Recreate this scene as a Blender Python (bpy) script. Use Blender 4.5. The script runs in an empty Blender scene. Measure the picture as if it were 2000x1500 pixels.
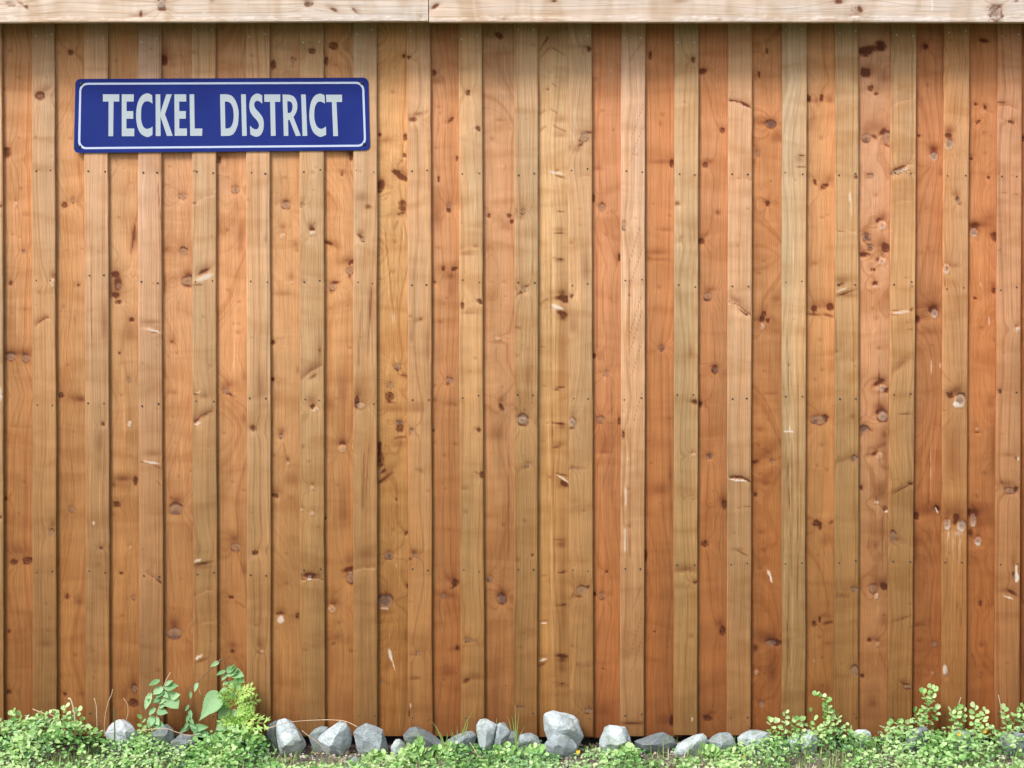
import bpy, bmesh, math, random
import numpy as np
from mathutils import Vector, Matrix, noise as mnoise
from mathutils.geometry import tessellate_polygon

random.seed(7)
SC = bpy.context.scene
COL = SC.collection

# ------------------------------------------------------------------ camera
S = 0.00144          # metres per photo pixel on the wall plane
DIST = 5.0           # camera to wall
CX, CY = 1000.0, 500.0
ZC = (1437 - CY) * S + 0.030
cam_d = bpy.data.cameras.new("camera")
cam = bpy.data.objects.new("camera", cam_d)
COL.objects.link(cam)
cam.location = (0, -DIST, ZC)
cam.rotation_euler = (math.radians(90), 0, 0)
cam_d.sensor_width = 36.0
cam_d.lens = 36.0 * DIST / (2000 * S)
cam_d.shift_y = (CY - 750) / 2000.0
cam_d.clip_end = 200
SC.camera = cam

# ------------------------------------------------------------------ sky + sun (bright overcast)
SUN_AZ, SUN_EL = math.radians(38), math.radians(46)
sdir = Vector((-math.sin(SUN_AZ) * math.cos(SUN_EL), -math.cos(SUN_AZ) * math.cos(SUN_EL), math.sin(SUN_EL)))
w = bpy.data.worlds.new("World")
SC.world = w
w.use_nodes = True
wn, wl = w.node_tree.nodes, w.node_tree.links
for n in list(wn):
    wn.remove(n)
out = wn.new("ShaderNodeOutputWorld")
bg = wn.new("ShaderNodeBackground")
hs = wn.new("ShaderNodeHueSaturation")
sky = wn.new("ShaderNodeTexSky")
sky.sky_type = 'NISHITA'
sky.sun_disc = False
sky.sun_elevation = SUN_EL
sky.sun_rotation = math.atan2(sdir.x, sdir.y)
sky.air_density = 1.0
sky.dust_density = 3.0
sky.ozone_density = 1.0
hs.inputs['Saturation'].default_value = 0.30      # overcast: the blue is veiled
bg.inputs['Strength'].default_value = 0.10
wl.new(sky.outputs[0], hs.inputs['Color'])
wl.new(hs.outputs[0], bg.inputs['Color'])
wl.new(bg.outputs[0], out.inputs[0])
sun_d = bpy.data.lights.new("sun", 'SUN')
sun_d.energy = 1.5
sun_d.angle = math.radians(16)
sun_d.color = (1.0, 0.965, 0.91)
sun = bpy.data.objects.new("sun", sun_d)
sun.rotation_euler = sdir.to_track_quat('Z', 'Y').to_euler()
sun.location = sdir * 10
COL.objects.link(sun)
SC.view_settings.view_transform = 'Standard'
SC.view_settings.look = 'None'
SC.view_settings.gamma = 1.0
SC.view_settings.use_curve_mapping = False
SC.view_settings.exposure = 1.15

# ------------------------------------------------------------------ helpers
def at(px, py, Y=0.0):
    """photo pixel -> world point at depth Y (wall face is Y=0, camera side negative)"""
    k = S * (DIST + Y) / DIST
    return Vector(((px - CX) * k, Y, ZC - (py - CY) * k))

def lin(r, g, b, k=1.0):
    f = lambda c: ((c / 255 + 0.055) / 1.055) ** 2.4 if c > 10 else c / 255 / 12.92
    return (f(r) * k, f(g) * k, f(b) * k, 1.0)

def obj(name, mesh, parent=None, mat=None, loc=None):
    o = bpy.data.objects.new(name, mesh)
    COL.objects.link(o)
    if mat is not None and not mesh.materials:
        mesh.materials.append(mat)
    if parent is not None:
        o.parent = parent
    if loc is not None:
        o.location = loc
    return o

def empty(name, loc, label, cat, group=None):
    o = bpy.data.objects.new(name, None)
    o.empty_display_size = 0.05
    COL.objects.link(o)
    o.location = loc
    tag(o, label, cat, group)
    return o

def tag(o, label, cat, group=None):
    o["label"] = label
    o["category"] = cat
    if group:
        o["group"] = group

def mesh_np(name, V, F, smooth=False):
    """V (n,3), F (m,k) constant k"""
    me = bpy.data.meshes.new(name)
    V = np.asarray(V, dtype=np.float32)
    F = np.asarray(F, dtype=np.int32)
    m, k = F.shape
    me.vertices.add(len(V))
    me.vertices.foreach_set("co", V.ravel())
    me.loops.add(m * k)
    me.loops.foreach_set("vertex_index", F.ravel())
    me.polygons.add(m)
    me.polygons.foreach_set("loop_start", np.arange(0, m * k, k, dtype=np.int32))
    me.polygons.foreach_set("loop_total", np.full(m, k, dtype=np.int32))
    if smooth:
        me.polygons.foreach_set("use_smooth", np.ones(m, dtype=bool))
    me.update(calc_edges=True)
    return me

def bm_mesh(name, bm, smooth=False):
    me = bpy.data.meshes.new(name)
    bm.to_mesh(me)
    bm.free()
    if smooth:
        for p in me.polygons:
            p.use_smooth = True
    return me

def box_mesh(name, x0, x1, y0, y1, z0, z1, bev=0.0):
    bm = bmesh.new()
    vs = [bm.verts.new(c) for c in ((x0, y0, z0), (x1, y0, z0), (x1, y1, z0), (x0, y1, z0),
                                    (x0, y0, z1), (x1, y0, z1), (x1, y1, z1), (x0, y1, z1))]
    for f in ((3, 2, 1, 0), (4, 5, 6, 7), (0, 1, 5, 4), (1, 2, 6, 5), (2, 3, 7, 6), (3, 0, 4, 7)):
        bm.faces.new([vs[i] for i in f])
    if bev:
        bmesh.ops.bevel(bm, geom=list(bm.edges), offset=bev, segments=2, profile=0.7, affect='EDGES')
    return bm_mesh(name, bm)

def tube(bm, pts, radii, n=6):
    """swept tube through world points"""
    rings = []
    pts = [Vector(p) for p in pts]
    for i, p in enumerate(pts):
        t = (pts[min(i + 1, len(pts) - 1)] - pts[max(i - 1, 0)]).normalized()
        a = t.cross(Vector((0.13, 0.97, 0.2))).normalized()
        b = t.cross(a)
        r = radii[i] if hasattr(radii, '__len__') else radii
        rings.append([bm.verts.new(p + (a * math.cos(2 * math.pi * j / n) + b * math.sin(2 * math.pi * j / n)) * r) for j in range(n)])
    for r0, r1 in zip(rings, rings[1:]):
        for j in range(n):
            bm.faces.new((r0[j], r0[(j + 1) % n], r1[(j + 1) % n], r1[j]))
    bm.faces.new(list(reversed(rings[0])))
    bm.faces.new(rings[-1])

def smooth_path(pts, k=5):
    pts = [Vector(p) for p in pts]
    if len(pts) < 3:
        return pts
    P = [pts[0] * 2 - pts[1]] + pts + [pts[-1] * 2 - pts[-2]]
    res = []
    for i in range(1, len(P) - 2):
        for j in range(k):
            t = j / k
            a, b, c, d = P[i - 1], P[i], P[i + 1], P[i + 2]
            res.append(0.5 * ((2 * b) + (c - a) * t + (2 * a - 5 * b + 4 * c - d) * t * t + (3 * b - a - 3 * c + d) * t ** 3))
    res.append(pts[-1])
    return res

def vnoise(x, seed, per=1.0):
    """smooth 1-D value noise, vectorised"""
    rng = np.random.RandomState(seed)
    tab = rng.rand(4096) * 2 - 1
    x = np.asarray(x) / per + 1000.0
    i = np.floor(x).astype(int)
    t = x - i
    t = t * t * (3 - 2 * t)
    return tab[i % 4096] * (1 - t) + tab[(i + 1) % 4096] * t

def sstep(a, b, x):
    t = np.clip((x - a) / (b - a), 0, 1)
    return t * t * (3 - 2 * t)

# ------------------------------------------------------------------ node helpers
class NT:
    def __init__(self, name):
        self.m = bpy.data.materials.new(name)
        self.m.use_nodes = True
        self.t = self.m.node_tree
        self.p = self.t.nodes["Principled BSDF"]
        self.out = self.t.nodes["Material Output"]
    def n(self, typ, **kw):
        x = self.t.nodes.new(typ)
        for k, v in kw.items():
            setattr(x, k, v)
        return x
    def l(self, a, b):
        self.t.links.new(a, b)
    def val(self, sock, v):
        if hasattr(v, 'is_linked') or hasattr(v, 'links'):
            self.l(v, sock)
        else:
            sock.default_value = v
    def math(self, op, a, b=0.0, c=None, clamp=False):
        x = self.n("ShaderNodeMath", operation=op, use_clamp=clamp)
        self.val(x.inputs[0], a)
        self.val(x.inputs[1], b)
        if c is not None:
            self.val(x.inputs[2], c)
        return x.outputs[0]
    def mix(self, f, a, b, mode='MIX'):
        x = self.n("ShaderNodeMix", data_type='RGBA', blend_type=mode)
        self.val(x.inputs[0], f)
        self.val(x.inputs[6], a)
        self.val(x.inputs[7], b)
        return x.outputs[2]
    def rng(self, v, a, b, c, d):
        x = self.n("ShaderNodeMapRange")
        x.clamp = True
        self.val(x.inputs[0], v)
        for i, q in enumerate((a, b, c, d)):
            self.val(x.inputs[i + 1], q)
        return x.outputs[0]
    def noise(self, vec=None, scale=5.0, detail=3.0, rough=0.55, w=None, dist=0.0):
        x = self.n("ShaderNodeTexNoise")
        if w is not None:
            x.noise_dimensions = '1D'
            self.val(x.inputs['W'], w)
        elif vec is not None:
            self.l(vec, x.inputs['Vector'])
        x.inputs['Scale'].default_value = scale
        x.inputs['Detail'].default_value = detail
        x.inputs['Roughness'].default_value = rough
        x.inputs['Distortion'].default_value = dist
        return x.outputs['Fac']
    def scaled(self, vec, s, off=(0, 0, 0)):
        x = self.n("ShaderNodeMapping")
        x.inputs['Scale'].default_value = s
        x.inputs['Location'].default_value = off
        self.l(vec, x.inputs['Vector'])
        return x.outputs[0]
    def ramp(self, f, stops):
        x = self.n("ShaderNodeValToRGB")
        e = x.color_ramp.elements
        while len(e) < len(stops):
            e.new(0.5)
        for i, (p, c) in enumerate(stops):
            e[i].position = p
            e[i].color = c if len(c) == 4 else (*c, 1)
        self.l(f, x.inputs[0])
        return x.outputs[0]
    def bump(self, h, strength=0.4, dist=0.001):
        x = self.n("ShaderNodeBump")
        x.inputs['Strength'].default_value = strength
        x.inputs['Distance'].default_value = dist
        self.l(h, x.inputs['Height'])
        self.l(x.outputs[0], self.p.inputs['Normal'])

def wood_material(name, horizontal=False):
    m = NT(name)
    pos = m.n("ShaderNodeNewGeometry").outputs['Position']
    info = m.n("ShaderNodeObjectInfo")
    rnd = info.outputs['Random']
    # shift the pattern from board to board
    offs = m.n("ShaderNodeCombineXYZ")
    m.l(m.math('MULTIPLY', rnd, 37.0), offs.inputs[1])
    m.l(m.math('MULTIPLY', rnd, 11.0), offs.inputs[0])
    va = m.n("ShaderNodeVectorMath", operation='ADD')
    m.l(pos, va.inputs[0])
    m.l(offs.outputs[0], va.inputs[1])
    p = va.outputs[0]
    gr = m.n("ShaderNodeAttribute", attribute_name="grain").outputs['Fac']
    mk = m.n("ShaderNodeAttribute", attribute_name="marks").outputs['Color']
    sep = m.n("ShaderNodeSeparateColor")
    m.l(mk, sep.inputs[0])
    D, P, G = sep.outputs
    L = (6.0, 380.0, 380.0) if horizontal else (380.0, 380.0, 6.0)
    L2 = (22.0, 900.0, 900.0) if horizontal else (900.0, 900.0, 22.0)
    Bm = (1.2, 6.0, 9.0) if horizontal else (9.0, 6.0, 1.2)
    gw = m.math('ADD', m.math('MULTIPLY', gr, 0.16), m.math('MULTIPLY', rnd, 300.0))
    stripes = m.noise(w=gw, scale=1.0, detail=5.0, rough=0.75)
    gw2 = m.math('ADD', m.math('MULTIPLY', gr, 0.035), m.math('MULTIPLY', rnd, 90.0))
    broad = m.noise(w=gw2, scale=1.0, detail=2.0, rough=0.5)
    fib = m.noise(m.scaled(p, L), 1.0, 3.0, 0.6)
    fine = m.noise(m.scaled(p, L2), 1.0, 2.0, 0.6)
    blot = m.noise(m.scaled(p, Bm), 1.0, 3.0, 0.55)
    blot2 = m.noise(m.scaled(p, tuple(x * 2.7 for x in Bm), (5, 3, 9)), 1.0, 3.0, 0.6)
    base = info.outputs['Color']
    # tone drift along and across the board
    warm = m.mix(1.0, base, (1.05, 0.955, 0.84, 1), 'MULTIPLY')
    cool = m.mix(1.0, base, (0.93, 0.955, 0.97, 1), 'MULTIPLY')
    c = m.mix(m.rng(blot, 0.36, 0.64, 0.0, 1.0), cool, warm)
    c = m.mix(m.rng(broad, 0.35, 0.65, 0.0, 0.40), c, m.mix(1.0, c, (0.88, 0.78, 0.66, 1), 'MULTIPLY'))
    c = m.mix(m.rng(stripes, 0.50, 0.66, 0.0, 0.72), c, m.mix(1.0, c, (0.76, 0.65, 0.54, 1), 'MULTIPLY'))
    c = m.mix(m.rng(stripes, 0.44, 0.30, 0.0, 0.42), c, m.mix(1.0, c, (1.18, 1.20, 1.22, 1), 'MULTIPLY'))
    c = m.mix(m.rng(fib, 0.42, 0.64, 0.0, 0.75), c, m.mix(1.0, c, (0.80, 0.74, 0.66, 1), 'MULTIPLY'))
    c = m.mix(m.rng(fine, 0.42, 0.68, 0.0, 0.7), c, m.mix(1.0, c, (1.18, 1.17, 1.15, 1), 'MULTIPLY'))
    # figure: patches and faint cross ripples along each board
    Rp = (16.0, 5.0, 5.0) if horizontal else (5.0, 5.0, 16.0)
    rip = m.noise(m.scaled(p, Rp, (2, 8, 4)), 1.0, 2.0, 0.5, dist=0.8)
    c = m.mix(m.rng(rip, 0.50, 0.68, 0.0, 0.8), c, m.mix(1.0, c, (0.84, 0.76, 0.66, 1), 'MULTIPLY'))
    c = m.mix(m.rng(rip, 0.48, 0.32, 0.0, 0.8), c, m.mix(1.0, c, (1.10, 1.10, 1.12, 1), 'MULTIPLY'))
    grime = m.rng(blot2, 0.52, 0.74, 0.0, 0.40)
    c = m.mix(grime, c, m.mix(1.0, c, (0.76, 0.76, 0.72, 1), 'MULTIPLY'))
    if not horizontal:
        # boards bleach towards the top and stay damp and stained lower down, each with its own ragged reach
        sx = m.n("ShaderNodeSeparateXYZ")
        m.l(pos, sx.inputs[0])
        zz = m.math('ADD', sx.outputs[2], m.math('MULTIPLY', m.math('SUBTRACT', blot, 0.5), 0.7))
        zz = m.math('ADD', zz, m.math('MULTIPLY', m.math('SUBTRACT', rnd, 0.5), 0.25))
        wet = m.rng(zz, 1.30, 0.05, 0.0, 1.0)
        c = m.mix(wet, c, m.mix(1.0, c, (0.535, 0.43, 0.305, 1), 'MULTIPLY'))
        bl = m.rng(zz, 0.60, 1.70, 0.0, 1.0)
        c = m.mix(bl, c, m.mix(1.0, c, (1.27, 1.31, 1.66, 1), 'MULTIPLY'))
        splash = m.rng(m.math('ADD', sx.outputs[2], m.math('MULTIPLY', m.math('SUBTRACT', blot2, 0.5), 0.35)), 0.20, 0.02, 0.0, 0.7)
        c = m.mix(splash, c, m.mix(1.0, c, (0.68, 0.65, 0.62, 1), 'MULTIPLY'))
    # knots and scars
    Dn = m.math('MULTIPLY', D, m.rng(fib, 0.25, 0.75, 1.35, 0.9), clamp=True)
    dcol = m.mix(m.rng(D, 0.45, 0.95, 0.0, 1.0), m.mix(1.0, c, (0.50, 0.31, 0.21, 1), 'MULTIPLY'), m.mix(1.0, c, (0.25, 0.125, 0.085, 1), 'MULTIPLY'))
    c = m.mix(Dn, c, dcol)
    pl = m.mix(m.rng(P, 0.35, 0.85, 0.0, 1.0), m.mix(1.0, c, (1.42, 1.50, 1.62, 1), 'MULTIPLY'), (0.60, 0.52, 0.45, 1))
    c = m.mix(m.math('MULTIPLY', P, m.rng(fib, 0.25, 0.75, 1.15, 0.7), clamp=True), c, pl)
    c = m.mix(m.math('MULTIPLY', G, m.rng(fine, 0.2, 0.8, 1.1, 0.75), clamp=True), c, (0.17, 0.115, 0.088, 1))
    m.l(c, m.p.inputs['Base Color'])
    m.p.inputs['Roughness'].default_value = 0.72
    m.p.inputs['Specular IOR Level'].default_value = 0.25
    h = m.math('ADD', m.math('MULTIPLY', stripes, 0.6), m.math('MULTIPLY', fib, 0.6))
    h = m.math('ADD', h, m.math('MULTIPLY', fine, 0.35))
    m.bump(h, 0.55, 0.0012)
    return m.m

def plain_material(name, col, rough=0.6, metal=0.0, spec=0.4, var=0.15, scale=40.0):
    m = NT(name)
    pos = m.n("ShaderNodeNewGeometry").outputs['Position']
    f = m.noise(m.scaled(pos, (scale,) * 3), 1.0, 4.0, 0.6)
    a = tuple(c * (1 - var) for c in col[:3]) + (1,)
    b = tuple(min(1, c * (1 + var)) for c in col[:3]) + (1,)
    m.l(m.mix(m.rng(f, 0.3, 0.7, 0, 1), a, b), m.p.inputs['Base Color'])
    m.l(m.rng(f, 0.3, 0.7, max(0.05, rough - 0.08), min(1, rough + 0.08)), m.p.inputs['Roughness'])
    m.p.inputs['Metallic'].default_value = metal
    m.p.inputs['Specular IOR Level'].default_value = spec
    return m.m

def rock_material():
    m = NT("grey_stone")
    pos = m.n("ShaderNodeNewGeometry").outputs['Position']
    rnd = m.n("ShaderNodeObjectInfo").outputs['Random']
    col = m.n("ShaderNodeObjectInfo").outputs['Color']
    big = m.noise(m.scaled(pos, (22, 22, 30)), 1.0, 5.0, 0.6, dist=0.6)
    fine = m.noise(m.scaled(pos, (260,) * 3), 1.0, 4.0, 0.7)
    moss = m.noise(m.scaled(pos, (14, 14, 14), (3, 1, 7)), 1.0, 4.0, 0.6)
    c = m.mix(m.rng(big, 0.34, 0.66, 0, 1), m.mix(1.0, col, (0.70, 0.72, 0.72, 1), 'MULTIPLY'), m.mix(1.0, col, (1.18, 1.18, 1.16, 1), 'MULTIPLY'))
    c = m.mix(m.rng(fine, 0.50, 0.66, 0, 0.8), c, m.mix(1.0, c, (0.55, 0.55, 0.55, 1), 'MULTIPLY'))
    c = m.mix(m.rng(fine, 0.42, 0.28, 0, 0.45), c, m.mix(1.0, c, (1.30, 1.30, 1.28, 1), 'MULTIPLY'))
    vein = m.noise(m.scaled(pos, (40, 40, 130), (1, 2, 3)), 1.0, 5.0, 0.7, dist=1.2)
    c = m.mix(m.rng(vein, 0.52, 0.66, 0, 0.6), c, m.mix(1.0, c, (0.60, 0.61, 0.62, 1), 'MULTIPLY'))
    c = m.mix(m.rng(moss, 0.52, 0.66, 0, 0.6), c, (0.20, 0.25, 0.16, 1))
    m.l(c, m.p.inputs['Base Color'])
    m.p.inputs['Roughness'].default_value = 0.85
    m.p.inputs['Specular IOR Level'].default_value = 0.25
    m.bump(m.math('ADD', m.math('ADD', big, m.math('MULTIPLY', vein, 0.7)), m.math('MULTIPLY', fine, 0.5)), 0.9, 0.006)
    return m.m

def leaf_material(name, stops, transl=0.3):
    """colour runs along the per-leaf value 'vary'"""
    m = NT(name)
    v = m.n("ShaderNodeAttribute", attribute_name="vary").outputs['Fac']
    pos = m.n("ShaderNodeNewGeometry").outputs['Position']
    f = m.noise(m.scaled(pos, (130,) * 3), 1.0, 2.0, 0.5)
    rnd = m.n("ShaderNodeObjectInfo").outputs['Random']
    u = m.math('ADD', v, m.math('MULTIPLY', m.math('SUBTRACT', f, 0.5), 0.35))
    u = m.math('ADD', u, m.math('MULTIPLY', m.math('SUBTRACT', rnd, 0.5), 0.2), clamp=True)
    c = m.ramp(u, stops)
    m.l(c, m.p.inputs['Base Color'])
    m.p.inputs['Roughness'].default_value = 0.5
    m.p.inputs['Specular IOR Level'].default_value = 0.35
    tr = m.n("ShaderNodeBsdfTranslucent")
    m.l(m.mix(1.0, c, (1.1, 1.15, 0.7, 1), 'MULTIPLY'), tr.inputs['Color'])
    mx = m.n("ShaderNodeMixShader")
    mx.inputs[0].default_value = transl
    m.l(m.p.outputs[0], mx.inputs[1])
    m.l(tr.outputs[0], mx.inputs[2])
    m.l(mx.outputs[0], m.out.inputs[0])
    return m.m

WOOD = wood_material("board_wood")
FASCIA = wood_material("fascia_wood", True)
DARKW = plain_material("rough_timber", (0.10, 0.065, 0.04), 0.8)
NAIL_DARK = plain_material("weathered_nail", (0.075, 0.065, 0.06), 0.5, 0.6)
NAIL_ZINC = plain_material("zinc_nail", (0.62, 0.58, 0.54), 0.4, 0.3)
ROOF = plain_material("roof_felt", (0.06, 0.06, 0.065), 0.9)

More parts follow.
